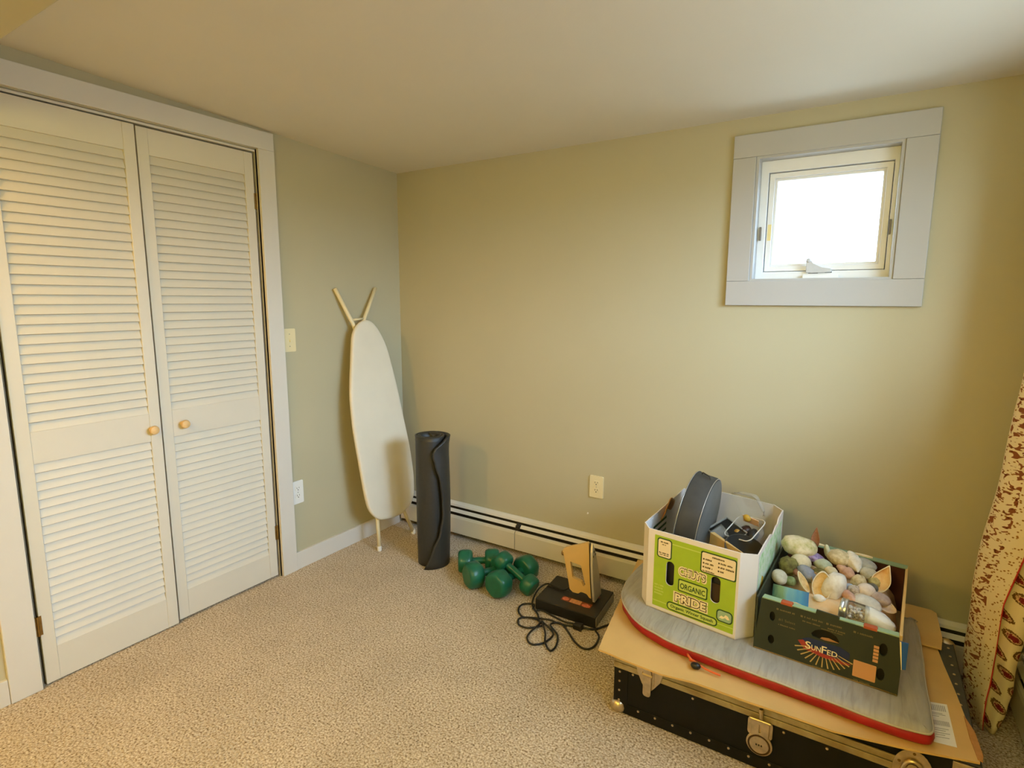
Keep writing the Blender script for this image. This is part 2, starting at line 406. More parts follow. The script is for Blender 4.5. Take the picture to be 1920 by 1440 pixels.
# back wall with the window hole
WX0, WX1, WZ0, WZ1 = 1.977, 2.469, 1.467, 1.961
frB = ((0, 0, 0), (1, 0, 0), (0, 0, 1), (0, 1, 0))
wb = G().prism([(-0.12, 0), (XR+0.14, 0), (XR+0.14, 2.2), (-0.12, 2.2)], frB, 0.14, [[(WX0, WZ0), (WX1, WZ0), (WX1, WZ1), (WX0, WZ1)]]).build('wall_back', wall_m, kind='structure')
# left wall with the closet opening
DY0, DY1, DZ = -1.884, -0.912, 2.056
frL = ((0, 0, 0), (0, 1, 0), (0, 0, 1), (-1, 0, 0))
G().prism([(YF-0.12, 0), (DY0, 0), (DY0, DZ), (DY1, DZ), (DY1, 0), (0, 0), (0, 2.45), (YF-0.12, 2.45)], frL, 0.11).build('wall_left', wall_m, kind='structure')
# right wall with its own window, in the part the curtain leaves free
frR = ((XR, 0, 0), (0, 1, 0), (0, 0, 1), (1, 0, 0))
G().prism([(YF-0.12, 0), (0, 0), (0, 2.45), (YF-0.12, 2.45)], frR, 0.14, [[(WIN2[0], WIN2[2]), (WIN2[1], WIN2[2]), (WIN2[1], WIN2[3]), (WIN2[0], WIN2[3])]]).build('wall_right', wall_m, kind='structure')
boxo('wall_front', (-0.12, YF-0.12, 0), (XR+0.14, YF, 2.45), wall_m, kind='structure', bev=0)
# closet shell behind the louvres
g = G(); g.box((-0.74, -2.0, 0), (-0.70, -0.8, 2.3)); g.box((-0.70, -2.0, 0), (-0.11, -1.96, 2.3)); g.box((-0.70, -0.84, 0), (-0.11, -0.8, 2.3)); g.box((-0.74, -2.0, 2.3), (-0.0, -0.8, 2.34))
g.build('wall_closet', wall_m, kind='structure')
# dropped beam near the camera
boxo('trim_5', (0.0, -2.62, 1.975), (XR, -1.993, ceil_z(-1.98)+0.02), wall_m, kind='structure', bev=0.003)
g = G(); g.prism([(1.2640, 0.298), (1.2715, 0.300), (1.2745, 0.306), (1.270, 0.3105), (1.2655, 0.308)], ((0, 0, 0), (1, 0, 0), (0, 0, 1), (0, -1, 0)), 0.0012)
g.build('paint_chip', white_paper, wb, label='small white chip in the paint')

# baseboards
boxo('baseboard_left', (0, -0.822, 0), (0.014, -0.068, 0.092), trim_m, kind='structure')
boxo('baseboard_leftnear', (0, YF, 0), (0.014, -1.982, 0.092), trim_m, kind='structure').name = 'baseboard_left_near'

# closet casing
t1 = struct('trim_1', (0, -1.4, 0))
boxo('casing_board', (0, -0.905, 0), (0.018, -0.8235, 2.062), trim_m, t1, 0.0025)
boxo('casing_board', (0, -1.981, 0), (0.018, -1.891, 2.062), trim_m, t1, 0.0025)
boxo('head_board', (0, -1.981, 2.0622), (0.018, -0.8235, 2.142), trim_m, t1, 0.0025)
boxo('jamb', (-0.11, -0.912, 0), (0.0, -0.900, 2.06), trim_m, t1, 0.001)
boxo('jamb', (-0.11, -1.896, 0), (0.0, -1.884, 2.06), trim_m, t1, 0.001)
boxo('head_jamb', (-0.11, -1.884, 2.047), (0.0, -0.912, 2.059), trim_m, t1, 0.001)

# louvred closet doors
def slat_mesh(L):
    bm = bmesh.new()
    # section in (x, z): lower edge towards the room
    sec = [(-0.0050, 0.0005), (-0.0014, 0.0026), (-0.0158, 0.0405), (-0.0192, 0.0390)]
    A = [bm.verts.new((x, -L/2, z)) for x, z in sec]; B = [bm.verts.new((x, L/2, z)) for x, z in sec]
    for i in range(4): bm.faces.new((A[i], A[(i+1) % 4], B[(i+1) % 4], B[i]))
    bm.faces.new(A[::-1]); bm.faces.new(B)
    bmesh.ops.recalc_face_normals(bm, faces=bm.faces[:])
    me = bpy.data.meshes.new('slat'); bm.to_mesh(me); bm.free(); me.materials.append(door_m); return me
def door(n, y0, y1, knob_y, knob_z, xo, zb, hinge_y):
    d = struct('door_%d' % n, (xo, (y0+y1)/2, 0)); T = 0.030; sw = 0.042; zt = 2.040
    boxo('stile', (xo-T, y0, zb), (xo, y0+sw, zt), door_m, d, 0.002)
    boxo('stile', (xo-T, y1-sw, zb), (xo, y1, zt), door_m, d, 0.002)
    a, b = y0+sw, y1-sw
    boxo('rail', (xo-T+0.002, a, 1.940), (xo-0.0015, b, zt), door_m, d, 0.001)
    boxo('rail', (xo-T+0.002, a, 0.818), (xo-0.0015, b, 0.931), door_m, d, 0.001)
    boxo('rail', (xo-T+0.002, a, zb), (xo-0.0015, b, 0.135), door_m, d, 0.001)
    me = slat_mesh(b-a-0.001)
    for z0, z1, k in ((0.931, 1.940, 30), (0.135, 0.818, 21)):
        p = (z1-z0)/k
        for i in range(k):
            s = link('slat', me, d); s.location = (0, 0, z0+p*i-0.002)
    kb = G().lathe([(0.0085, 0), (0.0075, 0.010), (0.010, 0.016), (0.0165, 0.021), (0.0185, 0.029), (0.016, 0.036), (0.008, 0.040)], (xo-0.002, knob_y, knob_z), (1, 0, 0), 20)
    kb.build('knob', wood_m, d, smooth=True, label='small round bare wood knob')
    for hz in (1.83, 0.235):
        h = G().box((xo-0.004, hinge_y-0.012, hz-0.036), (xo+0.0015, hinge_y+0.012, hz+0.036)); h.tube([(xo+0.003, hinge_y, hz-0.036), (xo+0.003, hinge_y, hz+0.036)], 0.0045, 8)
        h.build('hinge', brass_m, d, smooth=True, label='aged brass hinge')
    return d
door(1, -1.877, -1.413, -1.452, 0.868, 0.006, 0.006, -1.8815)
door(2, -1.404, -0.922, -1.325, 0.868, -0.004, 0.012, -0.914)
# light switch and the two outlets
def plate(name, label, P, U, V, Nn, w, h, mat, duplex):
    r = thing(name, label, 'switch' if not duplex else 'outlet', P)
    fr = (P, U, V, Nn)
    G().prism(rrect(-w/2, -h/2, w/2, h/2, 0.006), fr, 0.006).build('cover_plate', mat, r, bev=0.002)
    P2 = Vector(P)+Vector(Nn)*0.0058
    if duplex:
        for dv in (-0.0195, 0.0195):
            f = G().prism(rrect(-0.0165, dv-0.0135, 0.0165, dv+0.0135, 0.009), (P2, U, V, Nn), 0.0022).build('receptacle', mat, r, bev=0.0006)
            P3 = P2+Vector(Nn)*0.0021; gg = G()
            gg.prism([(-0.0075, dv+0.000), (-0.0052, dv+0.000), (-0.0052, dv+0.008), (-0.0075, dv+0.008)], (P3, U, V, Nn), 0.0004)
            gg.prism([(0.0052, dv+0.001), (0.0075, dv+0.001), (0.0075, dv+0.008), (0.0052, dv+0.008)], (P3, U, V, Nn), 0.0004)
            gg.prism(ell(0, dv-0.006, 0.0028, 0.0028, 10), (P3, U, V, Nn), 0.0004)
            gg.build('slots', slot_m, f)
        G().lathe([(0.003, 0), (0.0025, 0.0012)], P2, Nn, 10).build('screw', steel_m, r)
    else:
        for du in (0.0,):
            G().prism(rrect(du-0.005, -0.012, du+0.005, 0.012, 0.001), (P2, U, V, Nn), 0.0015).build('toggle_bezel', mat, r)
            G().box(Vector(P2)+Vector((0, -0.0035, -0.008)), Vector(P2)+Vector((0.011, 0.0035, 0.002))).build('toggle', mat, r, bev=0.001)
        for dv in (-0.030, 0.030):
            G().lathe([(0.003, 0), (0.0025, 0.0012)], P2+Vector(V)*dv, Nn, 10).build('screw', steel_m, r)
    return r
plate('light_switch', 'almond light switch plate on left wall beside the closet casing', (0, -0.788, 1.188), (0, 1, 0), (0, 0, 1), (1, 0, 0), 0.068, 0.114, almond_m, False)
plate('wall_outlet', 'white outlet plate low on left wall beside the closet casing', (0, -0.789, 0.408), (0, 1, 0), (0, 0, 1), (1, 0, 0), 0.066, 0.120, white_pl, True)
plate('wall_outlet', 'almond outlet plate on back wall above the baseboard heater', (1.3145, 0, 0.4545), (1, 0, 0), (0, 0, 1), (0, -1, 0), 0.074, 0.114, almond_m, True)

# ------------------------------------------------------------------ window 1 (back wall)
w1 = struct('window_1', (2.222, 0, 1.36))
X0, X1, Z0, Z1 = 1.8865, 2.5665, 1.3685, 2.050
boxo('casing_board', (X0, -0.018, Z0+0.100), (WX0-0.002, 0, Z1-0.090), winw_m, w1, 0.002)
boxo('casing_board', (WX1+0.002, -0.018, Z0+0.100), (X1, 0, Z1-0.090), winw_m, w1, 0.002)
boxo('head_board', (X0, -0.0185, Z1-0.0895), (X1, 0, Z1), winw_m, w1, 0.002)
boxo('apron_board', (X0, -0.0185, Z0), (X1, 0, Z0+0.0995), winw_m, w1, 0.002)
def ringframe(name, x0, x1, z0, z1, wd, y0, y1, mat, parent, bev=0.002):
    return G().prism([(x0, z0), (x1, z0), (x1, z1), (x0, z1)], ((0, y0, 0), (1, 0, 0), (0, 0, 1), (0, 1, 0)), y1-y0, [[(x0+wd, z0+wd), (x1-wd, z0+wd), (x1-wd, z1-wd), (x0+wd, z1-wd)]]).build(name, mat, parent, bev=bev)
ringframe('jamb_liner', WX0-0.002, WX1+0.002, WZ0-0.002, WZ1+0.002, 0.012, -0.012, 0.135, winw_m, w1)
frW = ((0, 0.045, 0), (1, 0, 0), (0, 0, 1), (0, 1, 0))
G().prism([(1.987, 1.477), (2.459, 1.477), (2.459, 1.951), (1.987, 1.951)], frW, 0.060, [[(2.0165, 1.5065), (2.4445, 1.5065), (2.4445, 1.9045), (2.0165, 1.9045)]]).build('window_frame', vinyl_m, w1, bev=0.002)
G().prism([(1.987, 1.477), (2.459, 1.477), (2.459, 1.951), (1.987, 1.951)], ((0, 0.1052, 0), (1, 0, 0), (0, 0, 1), (0, 1, 0)), 0.024, [[(2.034, 1.524), (2.428, 1.524), (2.428, 1.888), (2.034, 1.888)]]).build('window_stop', slot_m, w1)
sash = ringframe('sash', 2.019, 2.442, 1.509, 1.902, 0.020, 0.058, 0.100, vinyl_m, w1)
ringframe('glazing_bead', 2.0385, 2.4225, 1.5285, 1.8825, 0.011, 0.068, 0.096, vinyl_m, sash, 0.003)
boxo('pane', (2.045, 0.080, 1.535), (2.416, 0.084, 1.876), pane_m, sash, 0)
# operator with folded crank and the side locks
ck = G(); ck.prism(rrect(2.170, 1.474, 2.296, 1.492, 0.007), ((0, 0.048, 0), (1, 0, 0), (0, 0, 1), (0, -1, 0)), 0.026)
cko = ck.build('crank_base', vinyl_m, w1, bev=0.003)
ck = G(); ck.prism([(2.180, 1.500), (2.178, 1.548), (2.194, 1.552), (2.204, 1.536), (2.236, 1.520), (2.268, 1.514), (2.268, 1.500), (2.20, 1.498)], ((0, 0.040, 0), (1, 0, 0), (0, 0, 1), (0, -1, 0)), 0.012); ck.lathe([(0.008, 0), (0.009, 0.008), (0.006, 0.014)], (2.187, 0.034, 1.548), (0, -1, 0), 14)
ck.build('crank_handle', M('crank_grey', srgb(196, 196, 194), 0.4), cko, bev=0.002)
ck = G(); ck.box((2.188, 0.046, 1.497), (2.222, 0.043, 1.5005)); ck.box((2.246, 0.046, 1.4985), (2.270, 0.043, 1.5035)); ck.build('crank_mark', slot_m, cko)
for x in (1.9985, 2.4475):
    ck = G().box((x-0.004, 0.034, 1.635), (x+0.004, 0.046, 1.690)); ck.build('sash_lock', M('lock_grey', srgb(120, 112, 100), 0.5), w1, bev=0.0015)
boxo('sticker', (2.0235, 0.0572, 1.635), (2.037, 0.0582, 1.700), M('yellow_sticker', srgb(236, 216, 150), 0.6), sash, 0)
# window 2 (right wall, beside the camera)
w2 = struct('window_2', (XR, -1.14, 1.2))
y0, y1, z0, z1 = WIN2
G().prism([(y0-0.09, z0-0.09), (y1+0.09, z0-0.09), (y1+0.09, z1+0.09), (y0-0.09, z1+0.09)], ((XR, 0, 0), (0, 1, 0), (0, 0, 1), (-1, 0, 0)), 0.018, [[(y0, z0), (y1, z0), (y1, z1), (y0, z1)]]).build('casing', winw_m, w2)
G().prism([(y0, z0), (y1, z0), (y1, z1), (y0, z1)], ((XR+0.05, 0, 0), (0, 1, 0), (0, 0, 1), (1, 0, 0)), 0.04, [[(y0+.03, z0+.03), (y1-.03, z0+.03), (y1-.03, z1-.03), (y0+.03, z1-.03)]]).build('sash', vinyl_m, w2)
boxo('pane', (XR+0.068, y0+0.028, z0+0.028), (XR+0.072, y1-0.028, z1-0.028), pane_m, w2, 0)

# ------------------------------------------------------------------ baseboard heaters
def heater(name, label, to, L, joints, dampers, clip):
    """to(s, d, z): s along the wall, d out of the wall"""
    r = thing(name, label, 'heater', to(L/2, 0, 0))
    def ext(sec, s0, s1, nm, mat, bev=0.001):
        g = G(); g.rings([[Vector(to(s0, d, z)) for d, z in sec], [Vector(to(s1, d, z)) for d, z in sec]]); return g.build(nm, mat, r, bev=bev)
    ext([(0, 0.005), (0.004, 0.005), (0.004, 0.188), (0, 0.188)], 0, L, 'back_plate', fin_m, 0)
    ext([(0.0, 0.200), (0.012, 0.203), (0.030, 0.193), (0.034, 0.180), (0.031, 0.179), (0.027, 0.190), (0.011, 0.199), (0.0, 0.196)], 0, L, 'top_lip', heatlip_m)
    ext([(0.012, 0.035), (0.045, 0.035), (0.045, 0.105), (0.012, 0.105)], 0.02, L-0.02, 'heating_fins', fin_m, 0)
    for a, b in dampers: ext([(0.030, 0.163), (0.046, 0.148), (0.049, 0.151), (0.033, 0.166)], a, b, 'damper', heatlip_m)
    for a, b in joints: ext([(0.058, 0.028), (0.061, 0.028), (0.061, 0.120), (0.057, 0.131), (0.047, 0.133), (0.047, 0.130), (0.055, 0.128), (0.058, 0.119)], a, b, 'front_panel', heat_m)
    if clip: 
        ext([(0.02, 0.150), (0.05, 0.138), (0.05, 0.160), (0.03, 0.172)], clip-0.012, clip+0.012, 'damper_bracket', fin_m)
    for e in (0, L-0.003): ext([(0, 0.005), (0.060, 0.020), (0.060, 0.125), (0.034, 0.192), (0, 0.2)], e, e+0.003, 'end_cap', heat_m, 0)
    return r
heater('baseboard_heater', 'long cream baseboard heater running along the foot of the back wall', lambda s, d, z: (0.016+s, -d, z), 2.885, [(0.004, 0.845), (0.848, 1.90), (1.903, 2.881)], [(0.006, 0.843), (0.873, 1.70), (1.71, 2.879)], 0.858)
heater('baseboard_heater', 'cream baseboard heater on the right wall behind the printed curtain', lambda s, d, z: (XR-d, -0.095-s, z), 2.9, [(0.004, 1.4), (1.404, 2.896)], [(0.006, 2.894)], None)

# ------------------------------------------------------------------ ironing board
def ironing_board():
    r = thing('ironing_board', 'cream folded ironing board leaning on left wall in the corner', 'ironing board', (0.21, -0.33, 0))
    P = Vector((0.25, 0, 0)); V = Vector((-0.125, 0, 1)).normalized(); U = Vector((0, 1, 0)); Nn = U.cross(V)      # Nn points into the room
    k = math.sqrt(1+0.125**2)
    out = [(-0.368, 1.277), (-0.421, 1.256), (-0.459, 1.209), (-0.480, 1.130), (-0.497, 1.050), (-0.517, 0.960), (-0.532, 0.860), (-0.538, 0.724), (-0.534, 0.620), (-0.527, 0.521), (-0.513, 0.329), (-0.492, 0.244), (-0.441, 0.190), (-0.395, 0.176), (-0.351, 0.168), (-0.300, 0.165), (-0.257, 0.169), (-0.184, 0.199), (-0.151, 0.253), (-0.139, 0.320), (-0.135, 0.393), (-0.140, 0.539), (-0.160, 0.716), (-0.181, 0.874), (-0.203, 1.000), (-0.229, 1.123), (-0.272, 1.215), (-0.319, 1.267)]
    o2 = [(p.x, p.y) for p in smoothpath([(a, b*k, 0) for a, b in out], 3, True)]
    c = (-0.335, 0.72)
    # padded cover: rings from the back edge round to the front, the front gently crowned
    def ring(sc, h): return [P + U*(c[0]+(a-c[0])*(1-sc/max(math.hypot(a-c[0], b-c[1]), 0.1))) + V*(c[1]+(b-c[1])*(1-sc/max(math.hypot(a-c[0], b-c[1]), 0.1))) + Nn*h for a, b in o2]
    g = G(); g.rings([ring(0.030, -0.024), ring(0.004, -0.022), ring(0.0, -0.014), ring(0.001, -0.006), ring(0.006, -0.001), ring(0.02, 0.0005), ring(0.06, 0.001)])
    g.build('padded_cover', ironb_m, r, smooth='all')
    def T(u, z, h): return P + U*u + V*(z*k) + Nn*h
    bz = -0.035
    # folded leg frame behind the board: two crossing round legs that stick out at both ends
    g = G(); g.tube([Vector((0.018, -0.507, 1.445)), T(-0.421, 1.259, -0.040), T(-0.255, 0.70, -0.045), T(-0.235, 0.20, -0.030), Vector((0.205, -0.154, 0.012))], 0.0105, 10)
    g.build('leg', ironleg_m, r, smooth='all')
    g = G(); g.tube([Vector((0.022, -0.220, 1.452)), T(-0.345, 1.275, -0.040), T(-0.385, 0.70, -0.070), T(-0.422, 0.182, -0.040), Vector((0.205, -0.431, 0.012))], 0.0105, 10)
    g.build('leg', ironleg_m, r, smooth='all')
    g = G(); g.tube([T(-0.424, 1.283, -0.040), T(-0.346, 1.288, -0.040)], 0.006, 8); g.build('crossbar', ironleg_m, r, smooth='all')
    for p in (Vector((0.205, -0.154, 0.0)), Vector((0.205, -0.431, 0.0))):
        G().lathe([(0.011, 0), (0.0125, 0.004), (0.0125, 0.024), (0.0105, 0.028)], p, (0, 0, 1), 12).build('foot_cap', white_pl, r, smooth=True)
ironing_board()

# ------------------------------------------------------------------ rolled exercise mat
def rolled_mat():
    r = thing('rolled_mat', 'tall roll of charcoal exercise mat standing on end by the heater', 'mat', (0.535, -0.365, 0))
    H = 0.695; th = 0.012
    cz = [(0.0, -1.34), (0.05, -1.06), (0.10, -0.87), (0.20, -0.47), (0.29, -0.30), (0.38, -0.33), (0.46, -0.42), (0.56, -0.68), (0.60, -0.80), (0.635, -0.78), (0.665, -0.30), (0.695, 0.15)]
    def edge_ang(z):
        for (a, x), (b, y) in zip(cz, cz[1:]):
            if z <= b: t = (z-a)/(b-a); t = t*t*(3-2*t); return x+(y-x)*t
        return cz[-1][1]
    A0 = -1.4 + 0.25; turns = 2.35
    def fn(s, t):
        z = H*t
        end = edge_ang(z) + 2*PI*0     # loose edge of the outermost wrap, as an angle around the roll
        start = end + 2*PI*turns
        a = start + (end-start)*s      # winds clockwise towards the loose edge
        rad = 0.046 + 0.034*s**0.9 + 0.020*max(0, (s-0.74)/0.26)**1.6
        return Vector((0.535 + rad*1.04*math.cos(a), -0.365 + rad*math.sin(a), z))
    g = G().grid(fn, 150, 28)
    o = g.build('mat_sheet', mat_m, r, smooth='all', solid=0.0125)
rolled_mat()

# ------------------------------------------------------------------ dumbbells
def dumbbell(label, a, b, rh, hl, roll=0.0, twist=0.0):
    a, b = Vector(a), Vector(b); ax = (b-a).normalized(); mid = (a+b)/2
    r = thing('dumbbell', label, 'dumbbell', (mid.x, mid.y, min(a.z, b.z)-rh), 'green dumbbells by the heater')
    x = Vector((0, 0, 1)); x = (x-ax*x.dot(ax)).normalized(); y = ax.cross(x)
    def hexring(c, rad, n=6):
        o = []
        for k in range(n):
            a0 = 2*PI*k/n + roll
            for da in (-0.17, 0.17):
                o.append(c + (x*math.cos(a0+da)+y*math.sin(a0+da))*rad)
        return o
    for c, s in ((a, -1), (b, 1)):
        d = ax*s
        G().rings([hexring(c-d*hl*0.5, rh*0.74), hexring(c-d*hl*0.42, rh*0.90), hexring(c-d*hl*0.22, rh), hexring(c+d*hl*0.22, rh), hexring(c+d*hl*0.42, rh*0.93), hexring(c+d*hl*0.5, rh*0.80), hexring(c+d*hl*0.5, rh*0.62)]).build('weight_head', green_m, r, smooth=True, bev=0.003)
    L = (b-a).length
    prof = [(0.020, hl*0.4), (0.0165, hl*0.5+0.008), (0.0175, L*0.4), (0.0185, L*0.5), (0.0175, L*0.6), (0.0165, L-hl*0.5-0.008), (0.020, L-hl*0.4)]
    G().lathe(prof, a, ax, 16).build('grip', green_m, r, smooth=True)
dumbbell('green dumbbell furthest left and rearmost, one head behind another by the mat', (0.757, -0.366, 0.058), (0.868, -0.286, 0.060), 0.060, 0.074, 0.2)
dumbbell('green dumbbell with a big round face nearest the rolled mat', (0.886, -0.471, 0.064), (0.957, -0.338, 0.060), 0.064, 0.078, 0.5)
dumbbell('green dumbbell whose face points straight out, front centre of the pile', (1.037, -0.476, 0.065), (1.062, -0.272, 0.062), 0.065, 0.080, 0.1)
dumbbell('smaller green dumbbell lying slanted on top, its grip in full view', (0.995, -0.372, 0.122), (1.150, -0.388, 0.052), 0.049, 0.062, 0.52)

# ------------------------------------------------------------------ boxed set with the iron on it
VX = Vector((1.235, -0.480, 0)); va = math.radians(1.0)
def vb(u, v, z): return Vector((1.236 + u*math.cos(va) - 0.075*v + 0.0, -0.478 + v, z))
def black_box():
    r = thing('boxed_game', 'flat black box with a red and orange printed lid under the iron', 'box', vb(0.15, 0.12, 0))
    W, D, H = 0.296, 0.245, 0.052
    g = G(); g.rings([[vb(0, 0, 0), vb(W, 0, 0), vb(W, D, 0), vb(0, D, 0)], [vb(0, 0, H), vb(W, 0, H), vb(W, D, H), vb(0, D, H)]]); g.build('box_body', blackp_m, r, bev=0.003)
    fr = (vb(0, 0, H), (1, 0, 0), Vector((-0.075, 1, 0)).normalized(), (0, 0, 1))
    def fl(nm, poly, m, off=0.0006):
        g = G(); flat(g, fr, poly, off); return g.build(nm, m, r)
    fl('printed_panel', rrect(0.105, 0.052, 0.25, 0.088, 0.003), M('brick_print', srgb(128, 60, 34), 0.5, 0.3, 90))
    sal = M('salmon_print', srgb(206, 112, 84), 0.5, 0.3, 120)
    for a, b, c, d in ((0.108, 0.056, 0.140, 0.084), (0.206, 0.050, 0.246, 0.078)):
        g = G(); flat(g, fr, ell((a+c)/2, (b+d)/2, (c-a)/2, (d-b)/2), 0.0010); g.build('printed_picture', sal, r)
    g = G(); flat(g, fr, rrect(0.147, 0.054, 0.200, 0.086, 0.003), 0.0010); g.build('printed_picture', M('peach_print', srgb(206, 146, 96), 0.5, 0.25, 160), r)
    g = G(); flat(g, fr, rrect(0.214, 0.150, 0.258, 0.172, 0.008), 0.0010); g.build('printed_picture', M('dull_red_print', srgb(136, 74, 66), 0.5, 0.3, 120), r)
    fl('black_band', rrect(0.004, 0.128, 0.118, 0.134, 0.002), slot_m)
    g = G(); g.rings([[vb(W+0.0005, 0.002, 0.008), vb(W+0.002, 0.002, 0.008), vb(W+0.002, D-0.002, 0.008), vb(W+0.0005, D-0.002, 0.008)], [vb(W+0.0005, 0.002, H-0.006), vb(W+0.002, 0.002, H-0.006), vb(W+0.002, D-0.002, H-0.006), vb(W+0.0005, D-0.002, H-0.006)]])
    g.build('page_edges', M('grey_page_edges', srgb(150, 148, 140), 0.7, 0.1, 200), r)
black_box()
def iron():
    r = thing('clothes_iron', 'tan clothes iron standing on its heel on the flat black box', 'iron', (1.40, -0.345, 0.0535))
    # profile frame: u across (handle side to sole side), v up; the side faces the camera
    Ud = Vector((0.99, 0.09, 0)).normalized(); Vd = Vector((0, 0, 1)); Nd = Ud.cross(Vd)       # Nd towards the room
    P = Vector((1.318, -0.352, 0.0535))
    fr = (P - Nd*0.009, Ud, Vd, Nd)
    prof = smoothpath([(0.030, 0.022, 0), (0.012, 0.115, 0), (0.000, 0.172, 0), (-0.008, 0.196, 0), (0.004, 0.216, 0), (0.060, 0.240, 0), (0.110, 0.262, 0)], 4) + [Vector((0.1165, 0.255, 0))] + smoothpath([(0.122, 0.18, 0), (0.133, 0.09, 0), (0.147, 0.008, 0)], 4) + smoothpath([(0.140, 0.0, 0), (0.125, 0.002, 0), (0.112, 0.016, 0), (0.085, 0.020, 0), (0.072, 0.010, 0), (0.045, 0.010, 0)], 3)
    hole = [(0.030, 0.156), (0.082, 0.148), (0.106, 0.056), (0.096, 0.050), (0.086, 0.070), (0.050, 0.078), (0.042, 0.082)]
    g = G(); g.prism([(p.x, p.y) for p in prof], fr, 0.018, [hole]); body = g.build('body', tan_m, r, bev=0.004, smooth=True, seg=3)
    # dark skirt line and the pointed soleplate on the right side, seen nearly edge-on
    def sole_ring(u0, u1, grow):
        o = []
        pts = [(0.0, 0.262), (0.016, 0.225), (0.030, 0.17), (0.041, 0.10), (0.046, 0.03), (0.044, 0.006)]
        full = pts + [(-a, b) for a, b in reversed(pts[1:])]
        for n_, v in full:
            lean = 0.1165 + (0.262-v)*0.118
            o.append((n_+math.copysign(grow, n_) if n_ else 0, v, lean))
        return [[P + Ud*(l+u) + Vd*v + Nd*n_ for n_, v, l in o] for u in (u0, u1)]
    g = G(); g.rings(sole_ring(0.001, 0.006, 0.0)); g.build('skirt', slot_m, r, bev=0.001)
    g = G(); g.rings(sole_ring(0.006, 0.018, 0.001)); g.build('soleplate', sole_m, r, bev=0.003)
    g = G()
    for v, n_ in ((0.222, 0.0), (0.205, 0.014), (0.205, -0.014)):
        g.lathe([(0.006, 0), (0.005, 0.0015)], P + Ud*(0.1345+(0.262-v)*0.118) + Vd*v + Nd*n_, Ud, 10)
    g.build('steam_vents', M('vent_grey', srgb(96, 92, 88), 0.4), r)
    G().lathe([(0.011, 0), (0.012, 0.006), (0.009, 0.010)], P + Ud*(-0.004) + Vd*0.186 + Nd*0.0, -Ud, 14).build('dial', M('dial_brown', srgb(120, 88, 48), 0.5), r)
    # cord: hangs from the handle end, crosses the box and makes loops on the carpet
    Z = 0.006
    c1 = [P+Ud*0.034+Vd*0.034, Vector((1.318, -0.355, 0.060)), Vector((1.27, -0.352, 0.060)), Vector((1.222, -0.345, 0.058)), Vector((1.195, -0.385, 0.035)), Vector((1.215, -0.470, 0.014)), Vector((1.276, -0.526, 0.010)), Vector((1.312, -0.574, 0.012)), Vector((1.337, -0.581, 0.008)), Vector((1.294, -0.630, Z)), Vector((1.250, -0.636, Z)), Vector((1.224, -0.607, Z)), Vector((1.226, -0.582, Z)), Vector((1.264, -0.557, Z)), Vector((1.343, -0.538, 0.012)), Vector((1.389, -0.532, Z)), Vector((1.469, -0.511, Z)), Vector((1.529, -0.492, Z)), Vector((1.556, -0.450, Z)), Vector((1.575, -0.400, Z)), Vector((1.560, -0.348, Z)), Vector((1.565, -0.304, Z)), Vector((1.600, -0.262, Z))]
    c2 = [Vector((1.236, -0.500, 0.012)), Vector((1.223, -0.470, 0.014)), Vector((1.177, -0.480, Z)), Vector((1.173, -0.517, Z)), Vector((1.195, -0.553, Z)), Vector((1.229, -0.572, Z)), Vector((1.273, -0.562, 0.010)), Vector((1.321, -0.583, 0.015)), Vector((1.313, -0.648, Z)), Vector((1.324, -0.698, Z)), Vector((1.361, -0.723, Z)), Vector((1.396, -0.693, Z)), Vector((1.406, -0.632, Z)), Vector((1.388, -0.599, Z)), Vector((1.343, -0.584, 0.018)), Vector((1.327, -0.579, 0.020)), Vector((1.373, -0.631, 0.012)), Vector((1.407, -0.693, 0.012)), Vector((1.446, -0.721, Z)), Vector((1.448, -0.674, Z)), Vector((1.421, -0.615, 0.010)), Vector((1.364, -0.570, 0.012)), Vector((1.389, -0.536, 0.012)), Vector((1.434, -0.555, Z)), Vector((1.504, -0.617, Z)), Vector((1.555, -0.635, Z)), Vector((1.580, -0.602, Z)), Vector((1.572, -0.532, Z)), Vector((1.540, -0.496, Z))]
    c3 = [Vector((1.255, -0.500, 0.010)), Vector((1.281, -0.486, 0.009)), Vector((1.342, -0.497, Z)), Vector((1.400, -0.507, Z)), Vector((1.443, -0.497, Z)), Vector((1.462, -0.500, 0.010))]
    g = G()
    for c in (c1, c2, c3): g.tube(smoothpath(c, 5), 0.0042, 7)
    g.build('power_cord', blackp_m, r, smooth='all')
    g = G(); g.rings([[Vector((1.470, -0.520, 0)) + Vector(p) for p in q] for q in ([(-0.02, -0.012, 0.002), (-0.02, 0.014, 0.002), (-0.02, 0.014, 0.024), (-0.02, -0.012, 0.024)], [(0.020, -0.014, 0.0), (0.020, 0.016, 0.0), (0.020, 0.016, 0.028), (0.020, -0.014, 0.028)])])
    g.build('plug', blackp_m, r, bev=0.004)
iron()

